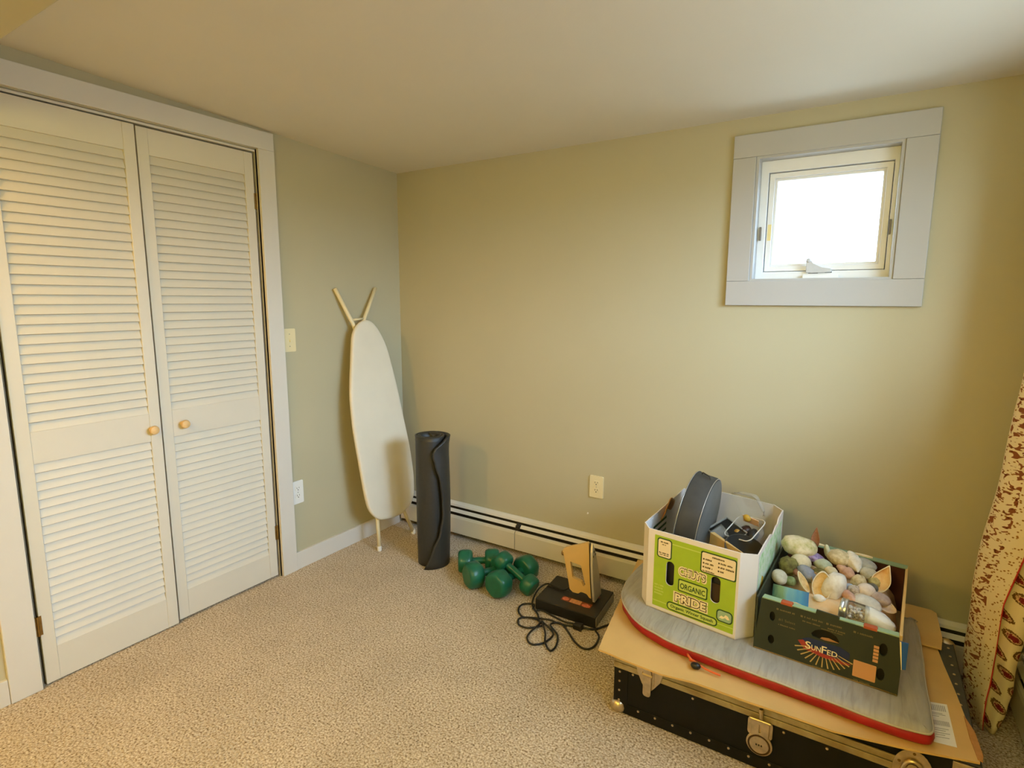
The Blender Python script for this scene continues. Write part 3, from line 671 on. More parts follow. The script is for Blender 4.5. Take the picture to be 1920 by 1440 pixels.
# ------------------------------------------------------------------ trunk
TX0, TX1, TY0, TY1, TZ = 1.782, 2.735, -0.882, -0.268, 0.250
def trunk():
    r = thing('trunk', 'wide low black storage trunk with metal trim under the cardboard sheet', 'trunk', ((TX0+TX1)/2, (TY0+TY1)/2, 0))
    boxo('base', (TX0, TY0, 0.004), (TX1, TY1, 0.176), blackv_m, r, 0.004)
    boxo('lid', (TX0+0.001, TY0+0.001, 0.180), (TX1-0.001, TY1-0.001, TZ), blackv_m, r, 0.006)
    # metal valance: two ridges round the opening
    g = G()
    for z0, z1, d in ((0.164, 0.184, 0.005), (0.187, 0.206, 0.006)):
        for lo, hi in (((TX0-d, TY0-d, z0), (TX1+d, TY0, z1)), ((TX1, TY0, z0), (TX1+d, TY1, z1)), ((TX0-d, TY0, z0), (TX0, TY1, z1))): g.box(lo, hi)
    g.build('metal_valance', M2('valance_metal', [(0.35, srgb(150, 132, 96)), (0.6, srgb(178, 164, 130)), (0.75, srgb(110, 84, 52))], 9, 0.45, 0.05, 4, 0.5), r, bev=0.002)
    # edge bindings
    g = G()
    g.box((TX0-0.003, TY0-0.003, 0.004), (TX0+0.046, TY0, 0.163)); g.box((TX0+0.046, TY0-0.003, 0.004), (TX1, TY0, 0.042))
    g.build('edge_binding', blackv_m, r, bev=0.001)
    g = G()
    g.box((TX1-0.040, TY0, TZ), (TX1+0.003, TY1+0.002, TZ+0.003)); g.box((TX1, TY0, 0.208), (TX1+0.003, TY1, TZ+0.003)); g.box((TX1, TY0, 0.004), (TX1+0.003, TY1, 0.162))
    g.build('edge_binding', greyedge_m, r, bev=0.001, label='grey worn binding along the right edge')
    # brass nails
    g = G()
    def nail(p, n): g.lathe([(0.0042, 0), (0.0036, 0.0016), (0.0016, 0.0026)], p, n, 8)
    for z in (0.048, 0.084, 0.118, 0.152): nail((TX0+0.017, TY0-0.003, z), (0, -1, 0))
    nail((TX0+0.062, TY0-0.001, 0.156), (0, -1, 0))
    for k in range(16): nail((TX0+0.085+k*0.0575, TY0-0.003, 0.032), (0, -1, 0))
    for x in (2.04, 2.41, 2.30): nail((x, TY0, 0.150), (0, -1, 0))
    for k in range(11): nail((TX1-0.014, TY1-0.055-k*0.052, TZ+0.003), (0, 0, 1))
    g.build('nails', nickel_m, r, smooth=True, kind='stuff')
    # corner caps
    def cap(x, y, z, s=0.024): G().blob((x, y, z), (s, s, s*0.9), amp=0.02, sub=2).build('corner_cap', nickel_m, r, smooth='all')
    cap(TX0+0.012, TY0+0.012, 0.022, 0.030); cap(TX1-0.014, TY1-0.010, TZ-0.012, 0.026); cap(TX1-0.010, TY0+0.012, 0.022, 0.030)
    boxo('corner_bracket', (TX1-0.055, TY0-0.004, 0.19), (TX1+0.005, TY0+0.03, 0.2475), nickel_m, r, 0.002)
    F = (Vector((0, TY0-0.006, 0)), (1, 0, 0), (0, 0, 1), (0, -1, 0))
    # left draw latch: winged plate with a narrow flap hanging on a roller
    lt = G().prism([(1.855, 0.206), (1.945, 0.206), (1.945, 0.190), (1.937, 0.165), (1.918, 0.138), (1.910, 0.128), (1.889, 0.128), (1.877, 0.145), (1.861, 0.180)], F, 0.003).build('latch', nickel_m, r, bev=0.001)
    F2 = (Vector((0, TY0-0.012, 0)), (1, 0, 0), (0, 0, 1), (0, -1, 0))
    g = G(); g.prism(rrect(1.884, 0.108, 1.910, 0.205, 0.010), F2, 0.005); g.tube([(1.880, TY0-0.013, 0.183), (1.914, TY0-0.013, 0.183)], 0.006, 8); g.tube([(1.914, TY0-0.011, 0.205), (1.917, TY0-0.011, 0.150)], 0.003, 6)
    g.build('latch_flap', nickel_m, lt, bev=0.001)
    # centre lock: hinged hasp and round keyed boss
    lk = G().prism(rrect(2.204, 0.112, 2.272, 0.170, 0.012), F, 0.003).build('lock', nickel_m, r, bev=0.001)
    g = G(); g.prism([(2.214, 0.170), (2.263, 0.170), (2.263, 0.118), (2.214, 0.118)], F2, 0.003, [rrect(2.236, 0.130, 2.241, 0.158, 0.002)]); g.tube([(2.210, TY0-0.012, 0.168), (2.266, TY0-0.012, 0.168)], 0.005, 8); g.tube([(2.238, TY0-0.012, 0.206), (2.240, TY0-0.013, 0.176)], 0.006, 8)
    g.build('hasp', nickel_m, lk, bev=0.0008)
    g = G(); g.lathe([(0.035, 0), (0.036, 0.006), (0.031, 0.009), (0.029, 0.007), (0.027, 0.007), (0.026, 0.010), (0.010, 0.011)], (2.239, TY0-0.006, 0.092), (0, -1, 0), 28)
    bs = g.build('lock_boss', nickel_m, lk, smooth=True)
    g = G(); g.lathe([(0.0305, 0.0088), (0.0315, 0.0096), (0.027, 0.0096), (0.0265, 0.0080)], (2.239, TY0-0.006, 0.092), (0, -1, 0), 28, False, False); g.build('boss_ring', M('dark_brass', srgb(84, 62, 34), 0.5, metal=0.6), lk, smooth=True)
    g = G()
    for dx in (-0.007, 0.0, 0.007): g.box((2.239+dx-0.002, TY0-0.0178, 0.090), (2.239+dx+0.002, TY0-0.0168, 0.095))
    g.build('keyhole', slot_m, lk)
    # right latch: rounded plate with a bail
    l2 = G().prism(ell(2.602, 0.180, 0.044, 0.062, 28), F, 0.003).build('latch', nickel_m, r, bev=0.001)
    g = G(); g.tube([(2.602+0.022*math.cos(2*PI*k/20), TY0-0.014, 0.180+0.034*math.sin(2*PI*k/20)) for k in range(20)], 0.005, 8, closed=True); g.prism(rrect(2.590, 0.130, 2.614, 0.205, 0.010), F2, 0.004)
    g.build('latch_flap', nickel_m, l2, smooth=True)
    for x, z in ((2.572, 0.200), (2.632, 0.200), (2.602, 0.232)): G().lathe([(0.004, 0), (0.003, 0.002)], (x, TY0-0.009, z), (0, -1, 0), 8).build('latch_rivet', brass_m, l2)
trunk()

# ------------------------------------------------------------------ cardboard sheet on the trunk
def cardboard():
    out = [(1.747, -0.951), (1.850, -0.957), (1.960, -0.961), (2.054, -0.950), (2.205, -0.954), (2.417, -0.945), (2.604, -0.908), (2.733, -0.875), (2.729, -0.800), (2.731, -0.770), (2.724, -0.712), (2.714, -0.595), (2.697, -0.449), (2.690, -0.372), (2.688, -0.270), (2.640, -0.268), (1.660, -0.255), (1.632, -0.262), (1.690, -0.60)]
    r = thing('cardboard_sheet', 'flattened brown cardboard sheet lying over the top of the trunk', 'cardboard', (2.2, -0.6, 0.2535))
    def hz(x, y):
        d = max(0.0, TY0-y)
        return 0.2545 - 0.12*d*(0.6+0.4*math.sin((x-1.7)*9)) - (0.05*max(0, TX0-x))
    poly = [(p.x, p.y) for p in [Vector((a, b, 0)) for a, b in out]]
    # subdivide the outline so that it can droop
    pts = []
    for (a, b), (c, d) in zip(poly, poly[1:]+poly[:1]):
        n = max(1, int(math.hypot(c-a, d-b)/0.03))
        for k in range(n): pts.append((a+(c-a)*k/n, b+(d-b)*k/n))
    g = G(); ctr = Vector((2.2, -0.6, 0))
    def rg(s, dz): return [Vector((ctr.x+(a-ctr.x)*s, ctr.y+(b-ctr.y)*s, hz(ctr.x+(a-ctr.x)*s, ctr.y+(b-ctr.y)*s)+dz)) for a, b in pts]
    g.rings([rg(0.3, 0), rg(0.7, 0), rg(0.86, 0), rg(0.93, 0), rg(1, 0), rg(1, 0.006), rg(0.93, 0.006), rg(0.86, 0.006), rg(0.7, 0.006), rg(0.3, 0.006)])
    # back right leaf, folded up against nothing but the wall side
    g.build('sheet', card_m, r, smooth=True)
    g = G(); g.prism([(2.560, -0.372), (2.697, -0.376), (2.706, -0.300), (2.704, -0.120), (2.690, -0.104), (2.618, -0.100), (2.560, -0.115)], ((0, 0, 0.2665), (1, 0, 0), (0, 1, 0), (0, 0, 1)), 0.005)
    g.build('back_flap', card_m, r, bev=0.001)
    g = G(); g.prism([(2.720, -0.700), (2.736, -0.760), (2.742, -0.850), (2.738, -0.874), (2.729, -0.868), (2.722, -0.790)], ((0, 0, 0.2612), (1, 0, 0), (0, 1, 0), (0, 0, 1)), 0.003); g.build('torn_edge', cardedge_m, r)
    fr = ((2.6395, -0.683, 0.2608), Vector((0.920, 0.392, 0)).normalized(), Vector((0.03, -1, 0)).normalized(), (0, 0, 1))
    fr = ((2.632, -0.684, 0.2608), Vector((1.0, 0.30, 0)).normalized(), Vector((0.06, -1, 0)).normalized(), (0, 0, 1))
    g = G(); flat(g, fr, [(0, 0), (0.056, 0), (0.050, 0.178), (0.0, 0.172)], 0.0006); lb = g.build('shipping_label', white_paper, r)
    g = G()
    for k in range(9): flat(g, fr, [(0.010+k*0.0045, 0.010), (0.0124+k*0.0045, 0.010), (0.0124+k*0.0045, 0.036), (0.010+k*0.0045, 0.036)], 0.0010)
    for k in range(14): flat(g, fr, [(0.008+k*0.0029, 0.080), (0.0098+k*0.0029, 0.080), (0.0098+k*0.0029, 0.100), (0.008+k*0.0029, 0.100)], 0.0010)
    for k, (y, l) in enumerate(((0.046, 0.03), (0.052, 0.036), (0.060, 0.02), (0.112, 0.034), (0.120, 0.026), (0.130, 0.034), (0.138, 0.022), (0.148, 0.030))): flat(g, fr, [(0.008, y), (0.008+l, y), (0.008+l, y+0.0022), (0.008, y+0.0022)], 0.0010)
    g.build('label_print', print_grey, lb)
cardboard()

# ------------------------------------------------------------------ folded sleeping pad
PZ = 0.2615
def pad():
    r = thing('sleeping_pad', 'folded grey sleeping pad with red underside lying on the cardboard', 'sleeping pad', (2.17, -0.6, PZ))
    out = [(1.688, -0.43), (1.690, -0.56), (1.712, -0.665), (1.752, -0.735), (1.815, -0.800), (1.890, -0.838), (1.965, -0.860), (2.060, -0.868), (2.200, -0.880), (2.333, -0.888), (2.450, -0.896), (2.540, -0.902), (2.610, -0.898), (2.636, -0.880), (2.640, -0.82), (2.637, -0.672), (2.638, -0.429), (2.632, -0.30), (2.605, -0.275), (2.30, -0.262), (1.90, -0.262), (1.74, -0.280), (1.700, -0.34)]
    o2 = [(p.x, p.y) for p in smoothpath([(a, b, 0) for a, b in out], 4, True)]
    n = len(o2)
    def off(d, z, wav=0.0):
        R = []
        if d > 0.02:
            for a, b in o2:
                L = math.hypot((a-2.17)*0.6, b+0.57); k = 1-(d-0.012)/max(L, 0.2)
                R.append(Vector((2.17+(a-2.17)*k, -0.57+(b+0.57)*k, z + wav*noise.noise(Vector((a*9, b*9, d*20))))))
            return R
        for i, (a, b) in enumerate(o2):
            p0, p1 = Vector(o2[i-1]), Vector(o2[(i+1) % n]); t = (p1-p0).normalized(); nn = Vector((t.y, -t.x))
            if (Vector((2.17, -0.57))-Vector((a, b))).dot(nn) < 0: nn = -nn
            wv = wav*noise.noise(Vector((a*14, b*14, z*40)))
            R.append(Vector((a+nn.x*(d+wv), b+nn.y*(d+wv), z+wv*0.5)))
        return R
    g = G(); g.rings([off(0.045, PZ+0.001), off(0.020, PZ+0.0005), off(0.008, PZ+0.004), off(0.002, PZ+0.012, 0.006), off(0.0, PZ+0.022, 0.007), off(0.002, PZ+0.030, 0.005), off(0.008, PZ+0.036, 0.003), off(0.03, PZ+0.037)])
    g.build('red_underside', red_m, r, smooth='all')
    g = G(); g.rings([off(0.012, PZ+0.0335), off(0.003, PZ+0.036, 0.002), off(0.004, PZ+0.041, 0.003), off(0.018, PZ+0.047, 0.004), off(0.045, PZ+0.0505, 0.005), off(0.080, PZ+0.0515, 0.004), off(0.12, PZ+0.0515), off(0.16, PZ+0.0515)])
    g.build('grey_cover', padtop_m, r, smooth='all')
    g = G(); g.tube(off(0.003, PZ+0.037, 0.003), 0.0032, 6, closed=True); g.build('piping', piping_m, r, smooth='all')
    g = G(); g.tube(smoothpath([(2.012, -0.862, PZ+0.020), (2.018, -0.874, PZ+0.022), (2.030, -0.876, PZ+0.012), (2.022, -0.872, PZ+0.008), (2.034, -0.880, PZ+0.016), (2.075, -0.892, PZ+0.010), (2.12, -0.896, PZ+0.008)], 4), 0.0035, 6); g.build('drawcord', orange_m, r, smooth='all')
    g = G(); g.blob((2.046, -0.894, PZ+0.011), (0.016, 0.012, 0.011), amp=0.03, sub=2); g.build('cord_lock', blackp_m, r, smooth='all')
pad()
PT = PZ+0.0515

# ------------------------------------------------------------------ white and lime produce box
def panel_frame(P, Q, z):
    P, Q = Vector((P[0], P[1], z)), Vector((Q[0], Q[1], z)); U = (Q-P).normalized(); V = Vector((0, 0, 1)); return (P, U, V, U.cross(V)), (Q-P).length
def wall_panel(name, P, Q, z, h0, h1, mats, parent, holes=(), top=None, t=0.004, label=None, h0b=None):
    (P3, U, V, Nn), W = panel_frame(P, Q, z)
    poly = [(0, 0), (W, 0)] + ([(W, h1), (0, h0)] if top is None else [(a*W, b) for a, b in top])
    g = G(); g.prism(poly, (P3, U, V, -Nn), t, holes)
    return g.build(name, mats, parent, label=label), (P3, U, V, Nn), W
def produce_box():
    r = thing('produce_box', 'white and lime green produce box with a grey pan standing in it', 'box', (1.99, -0.46, PT))
    z = PT+0.001; H = 0.292
    C = [(1.8225, -0.711), (2.132, -0.757), (2.178, -0.708), (2.196, -0.272), (2.158, -0.222), (1.880, -0.176), (1.808, -0.222), (1.790, -0.662)]
    def stadium(u0, u1, v0, v1): return rrect(u0, v0, u1, v1, (u1-u0)/2-0.0005, 6)
    fp, fr, W = wall_panel('front_panel', C[0], C[1], z, 0.289, 0.294, boxw_m, r, [stadium(0.070, 0.099, 0.105, 0.192), stadium(0.226, 0.257, 0.100, 0.191)])
    for a, b, n in ((1, 2, 'corner_panel'), (3, 4, 'corner_panel'), (5, 6, 'corner_panel'), (7, 0, 'corner_panel')):
        wall_panel(n, C[a], C[b], z, 0.294 if a == 1 else 0.288, 0.280 if a == 1 else 0.288, boxw_m, r)
    rp, frr, Wr = wall_panel('side_panel', C[2], C[3], z, 0.280, 0.290, boxw_m, r, top=[(1, 0.290), (0.80, 0.288), (0.74, 0.272), (0.66, 0.276), (0.56, 0.262), (0.44, 0.280), (0.2, 0.282), (0, 0.280)])
    wall_panel('back_panel', C[4], C[5], z, 0.288, 0.292, boxin_m, r)
    lp, frl, Wl = wall_panel('side_panel', C[6], C[7], z, 0.290, 0.286, boxin_m, r)
    g = G(); g.rings([[Vector((x, y, z)) for x, y in C], [Vector((x, y, z+0.004)) for x, y in C]]); g.build('bottom', boxin_m, r)
    # printed face
    def pr(nm, polys, m, off, par=fp, f=fr, holes=()):
        g = G()
        for p in polys: flat(g, f, p, off, holes)
        return g.build(nm, m, par)
    sl1, sl2 = stadium(0.070, 0.099, 0.105, 0.192), stadium(0.226, 0.257, 0.100, 0.191)
    pr('lime_field', [rrect(0.024, 0.015, 0.305, 0.274, 0.002)], lime_m, 0.0005, holes=[sl1, sl2])
    pr('light_stripe', [[(0.087, 0.2545), (0.305, 0.2545), (0.305, 0.258), (0.087, 0.258)]], lime2_m, 0.0008)
    pr('light_stripe', [[(0.024, 0.033), (0.305, 0.033), (0.305, 0.036), (0.024, 0.036)]], lime2_m, 0.0008)
    def framed(nm, u0, v0, u1, v1, rr, bw, fill):
        pr(nm+'_border', [rrect(u0, v0, u1, v1, rr)], dkgreen_m, 0.0010); pr(nm, [rrect(u0+bw, v0+bw, u1-bw, v1-bw, rr*0.75)], fill, 0.0014)
    framed('printed_label', 0.034, 0.197, 0.088, 0.268, 0.010, 0.004, tanpr_m)
    framed('printed_label', 0.188, 0.192, 0.305, 0.266, 0.008, 0.004, tanpr_m)
    framed('printed_plate', 0.115, 0.099, 0.217, 0.143, 0.006, 0.004, lime2_m)
    framed('printed_plate', 0.078, 0.019, 0.254, 0.049, 0.0135, 0.004, lime2_m)
    framed('printed_badge', 0.249, 0.044, 0.302, 0.086, 0.013, 0.004, paleg_m)
    def words(nm, items, m, off, bold=0.0):
        for t, a, b, c, d in items:
            g = G(); lettering(g, fr, t, a, b, c, d, off, bold); g.build(nm, m, fp)
    words('lettering', [("CHUY'S", 0.113, 0.152, 0.213, 0.190)], cream_m, 0.0010, 0.14)
    words('lettering', [("CHUY'S", 0.117, 0.156, 0.209, 0.186)], brown_pr, 0.0014, 0.085)
    words('lettering', [("CHUY'S", 0.1185, 0.159, 0.2065, 0.1835)], cream_m, 0.0018, 0.035)
    words('lettering', [('PRIDE', 0.100, 0.052, 0.221, 0.093)], cream_m, 0.0010, 0.14)
    words('lettering', [('PRIDE', 0.105, 0.056, 0.217, 0.090)], brown_pr, 0.0014, 0.085)
    words('lettering', [('PRIDE', 0.107, 0.059, 0.2145, 0.087)], cream_m, 0.0018, 0.035)
    words('lettering', [('ORGANIC', 0.123, 0.110, 0.209, 0.130), ('Organic Winter Squash', 0.092, 0.0265, 0.240, 0.041)], dkgreen_m, 0.0018, 0.022)
    for k, q in enumerate(((0.047, 0.252, 0.074, 0.2565), (0.052, 0.244, 0.068, 0.2475), (0.042, 0.213, 0.078, 0.2175), (0.044, 0.207, 0.078, 0.2105), (0.226, 0.250, 0.266, 0.255), (0.196, 0.198, 0.238, 0.202))): small_print(fr, *q, 0.0018, brown_pr, fp, k)
    for k in range(4): small_print(fr, 0.030, 0.092-0.0105*k, 0.064-0.004*(k % 2), 0.097-0.0105*k, 0.0010, lime2_m, fp, 20+k)
    for row, (a, b) in enumerate((('xxxx', 'xxxxxxx'), ('xxxxx', 'xxxxxxxx'), ('xxxxx', 'xx'))):
        v = 0.237-row*0.0135
        for u, t in ((0.196, a), (0.246, b)):
            pr('check_box', [rrect(u, v, u+0.005, v+0.005, 0.0005)], brown_pr, 0.0018); small_print(fr, u+0.008, v, u+0.008+0.0055*len(t), v+0.0055, 0.0018, brown_pr, fp, 7*row+len(t))
    pr('badge_mark', [[(0.258, 0.057), (0.266, 0.066), (0.274, 0.064), (0.279, 0.073), (0.287, 0.070), (0.293, 0.060), (0.286, 0.058), (0.278, 0.062), (0.270, 0.056)]], cream_m, 0.0018)
    # right side: pale field print with a yellow flower low down
    pr('field_print', [[(0.012, 0.020), (Wr-0.02, 0.020), (Wr-0.02, 0.262), (0.012, 0.266)]], M2('field_print', [(0.30, srgb(150, 200, 130)), (0.48, srgb(206, 228, 186)), (0.62, srgb(228, 236, 222)), (0.75, srgb(176, 212, 120))], 34, 0.6, 0.0, 4), 0.0006, rp, frr)
    pr('flower_print', [[(0.014, 0.10), (0.05, 0.13), (0.075, 0.18), (0.10, 0.165), (0.105, 0.12), (0.085, 0.07), (0.04, 0.05), (0.014, 0.06)]], M('yellow_print', srgb(226, 178, 36), 0.6, 0.15, 60), 0.0010, rp, frr)
    # dark print on the inside of the left panel, seen behind the pan
    g = G(); fl_ = (frl[0]-frl[3]*0.004, frl[1], frl[2], -frl[3])
    for k in range(4): flat(g, fl_, [(0.22+0.0*k, 0.16+k*0.024), (0.36, 0.16+k*0.024), (0.36, 0.170+k*0.024), (0.22, 0.170+k*0.024)], 0.0006)
    g.build('inside_print', dkgreen_m, lp)
    # brown tab bent over the left rim
    g = G(); g.grid(lambda a, b: Vector((1.800-0.002+0.020*math.sin(b*1.6), -0.505+0.115*a, z+0.250+0.055*b-0.012*math.cos(a*6))), 8, 6)
    g.build('bent_tab', cardedge_m, r, solid=0.003, smooth='all')
produce_box()
PB = PT+0.0055
# contents of the produce box
def pan():
    r = thing('cake_pan', 'large dark grey round cake pan standing on edge in the produce box', 'pan', (1.93, -0.463, PB+0.092))
    ax = Vector((1, -0.02, -0.13)).normalized(); c = Vector((1.890, -0.466, 0.585)); R = 0.168
    G().lathe([(R*0.99, 0.0), (R+0.004, 0.0), (R+0.004, 0.004), (R-0.001, 0.005), (R-0.003, 0.070), (R-0.008, 0.077), (0.02, 0.0785), (0.0001, 0.0785), (0.0001, 0.0765), (R-0.011, 0.075), (R-0.006, 0.065), (R-0.004, 0.0)], c, ax, 64, False, False).build('pan_body', pan_m, r, smooth=True)
    G().lathe([(R-0.010, 0.0785), (R-0.016, 0.0798), (0.0001, 0.0800)], c, ax, 64, False, False).build('pan_base', panface_m, r, smooth=True)
    x_ = ax.orthogonal().normalized(); y_ = ax.cross(x_)
    for h, rr in ((0.002, R+0.003), (0.076, R-0.006)):  # light grey rings stand in for the highlight along both pan edges
        G().tube([c+ax*h+(x_*math.cos(2*PI*k/64)+y_*math.sin(2*PI*k/64))*rr for k in range(64)], 0.0014, 6, closed=True).build('rim', sole_m, r, smooth='all')
    up = (Vector((0, 0, 1))-ax*ax.z).normalized(); bk = ax.cross(up)
    def rim_pt(a, h, d): return c + ax*h + (up*math.cos(a)+bk*math.sin(a))*(R+d)
    g = G(); g.tube(smoothpath([rim_pt(-0.10, 0.020, -0.003), rim_pt(-0.08, 0.022, 0.006), rim_pt(0.0, 0.034, 0.008), rim_pt(0.06, 0.052, 0.006), rim_pt(0.10, 0.062, -0.006)], 5), 0.0022, 6); g.build('wire_clip', pan_m, r, smooth='all')
pan()
def carton_in_box():
    r = thing('small_carton', 'torn brown cardboard carton low inside the produce box', 'carton', (2.0, -0.47, PB))
    boxo('carton_body', (1.835, -0.655, PB), (2.03, -0.27, PB+0.088), card_m, r, 0.002)
    g = G(); A, B = Vector((1.985, -0.508, 0.552)), Vector((2.108, -0.602, 0.546))
    d = (B-A); n = Vector((0.55, 0.60, 0.25))
    g.rings([[A, A+Vector((-0.004, -0.010, -0.10)), B+Vector((0, -0.004, -0.09)), B], [A+n*0.020-Vector((0, 0, 0.004)), A+n*0.016+Vector((-0.004, -0.010, -0.11)), B+n*0.012+Vector((0, -0.004, -0.10)), B+n*0.014-Vector((0, 0, 0.010))]]); g.build('torn_flap', card_m, r, bev=0.002)
carton_in_box()
def backing():  # black sheet added inside the box to keep the hand holes dark
    r = thing('black_backing', 'black sheet added behind the front panel to darken its hand holes', 'backing', (1.97, -0.70, PB))
    (P3, U, V, Nn), W = panel_frame((1.8225, -0.711), (2.132, -0.757), PB)
    I = -Nn; g = G(); g.rings([[P3+U*0.014+I*0.016+V*h, P3+U*0.296+I*0.016+V*h, P3+U*0.296+I*0.034+V*h, P3+U*0.014+I*0.034+V*h] for h in (0, 0.215)]); g.build('cover', blackp_m, r, bev=0.002)
    g = G(); g.rings([[P3+U*0.22+I*0.014+V*h, P3+U*0.262+I*0.014+V*h, P3+U*0.262+I*0.0158+V*h, P3+U*0.22+I*0.0158+V*h] for h in (0.0, 0.155)]); g.build('divider', M('dark_brown_card', (0.05, 0.028, 0.014, 1), 0.7), r)
backing()
def tray():
    r = thing('black_tray', 'flat black plastic tray leaning behind the brown carton flap', 'tray', (2.04, -0.43, PB+0.09))
    rot = Euler((math.radians(24), math.radians(10), math.radians(-38))).to_matrix()
    g = G(); g.box((1.975, -0.475, 0.522), (2.085, -0.385, 0.540), rot); g.build('tray_body', blackp_m, r, bev=0.004)
    g = G()
    for dy in (-0.046, 0.046): g.box((1.972, -0.430+dy-0.0025, 0.533), (2.088, -0.430+dy+0.0025, 0.544), rot, (2.030, -0.43, 0.531))
    for dx in (-0.057, 0.057): g.box((2.030+dx-0.0025, -0.478, 0.533), (2.030+dx+0.0025, -0.382, 0.544), rot, (2.030, -0.43, 0.531))
    g.build('tray_rim', M('rim_grey', srgb(150, 148, 144), 0.4), r, bev=0.001)
tray()
def bowl():
    r = thing('dark_bowl', 'round dark grey bowl low in the right front of the produce box', 'bowl', (2.115, -0.52, PB+0.05))
    c = Vector((2.094, -0.520, 0.462)); ax = Vector((0.25, -0.30, 1)).normalized()
    G().lathe([(0.028, 0), (0.045, 0.010), (0.062, 0.035), (0.068, 0.065), (0.070, 0.078), (0.0665, 0.079), (0.058, 0.040), (0.040, 0.016), (0.0001, 0.012)], c, ax, 36, True, False).build('bowl_body', M('charcoal_glaze', (0.045, 0.043, 0.040, 1), 0.3, 0.1, 20), r, smooth=True)
bowl()
def clamshell():
    r = thing('clear_clamshell', 'crumpled clear plastic clamshell lying open inside the produce box', 'plastic pack', (2.09, -0.40, 0.50))
    rot = Euler((math.radians(30), math.radians(-8), math.radians(-30))).to_matrix(); c = Vector((2.095, -0.425, 0.548))
    def tr(p): return c + rot @ Vector(p)
    g = G()
    base = [(-0.052, -0.050), (0.052, -0.050), (0.052, 0.050), (-0.052, 0.050)]
    def ringz(s, z): return [tr((x*s, y*s, z)) for x, y in [(a, b) for a, b in smooth4(base)]]
    def smooth4(b): return rrect(-0.052, -0.050, 0.052, 0.050, 0.018, 4)
    g.rings([ringz(0.75, -0.030), ringz(0.85, -0.026), ringz(0.98, 0.014), ringz(1.12, 0.018), ringz(1.13, 0.020)], True, True, False); g.build('clear_base', clear_m, r, smooth=True)
    g = G(); g.tube([tr((x*1.13, y*1.13, 0.020)) for x, y in rrect(-0.052, -0.050, 0.052, 0.050, 0.018, 4)], 0.0022, 6, closed=True); g.build('rim', M('frosted_plastic', srgb(216, 212, 208), 0.3), r, smooth='all')
    g = G(); g.rings([[tr((x*s, 0.060+h, 0.026+y*s+0.05)) for x, y in rrect(-0.052, -0.050, 0.052, 0.050, 0.018, 4)] for s, h in ((1.10, 0.0), (0.95, 0.004), (0.80, 0.026))], True, False, True); g.build('clear_lid', clear_m, r, smooth=True)
    for k, (x, y, z, a, b, cc, m) in enumerate(((-0.015, 0.010, -0.006, 0.022, 0.024, 0.020, M('dark_brown_piece', (0.040, 0.016, 0.010, 1), 0.4)), (0.026, -0.002, -0.004, 0.019, 0.026, 0.020, M('black_piece', (0.018, 0.018, 0.020, 1), 0.35)), (-0.012, 0.040, 0.030, 0.014, 0.012, 0.016, M('amber_piece', srgb(200, 160, 60), 0.4)), (-0.030, -0.015, 0.0, 0.012, 0.014, 0.018, M('ochre_piece', srgb(176, 130, 48), 0.4)))):
        g = G(); g.blob(tr((x, y, z)), (a, b, cc), rot, 0.12, 2, k, 2); g.build('piece', m, r, smooth='all')
clamshell()
def tumbler():
    r = thing('plastic_cup', 'clear plastic cup lying in front of the pan in the produce box', 'cup', (2.0, -0.50, 0.49))
    G().lathe([(0.021, 0), (0.026, 0.05), (0.0275, 0.052), (0.025, 0.050), (0.020, 0.002), (0.0001, 0.001)], (1.985, -0.470, 0.520), (0.55, 0.45, 0.35), 24, False, False).build('cup_body', clear_m, r, smooth=True)
    r2 = thing('peach_card', 'small peach card among the clear packs in the produce box', 'card', (2.10, -0.38, 0.55))
    g = G(); g.box((2.072, -0.392, 0.566), (2.132, -0.389, 0.598), Euler((0.5, 0.1, -0.3)).to_matrix()); g.build('card', M('peach_card', srgb(226, 186, 150), 0.6), r2)
tumbler()

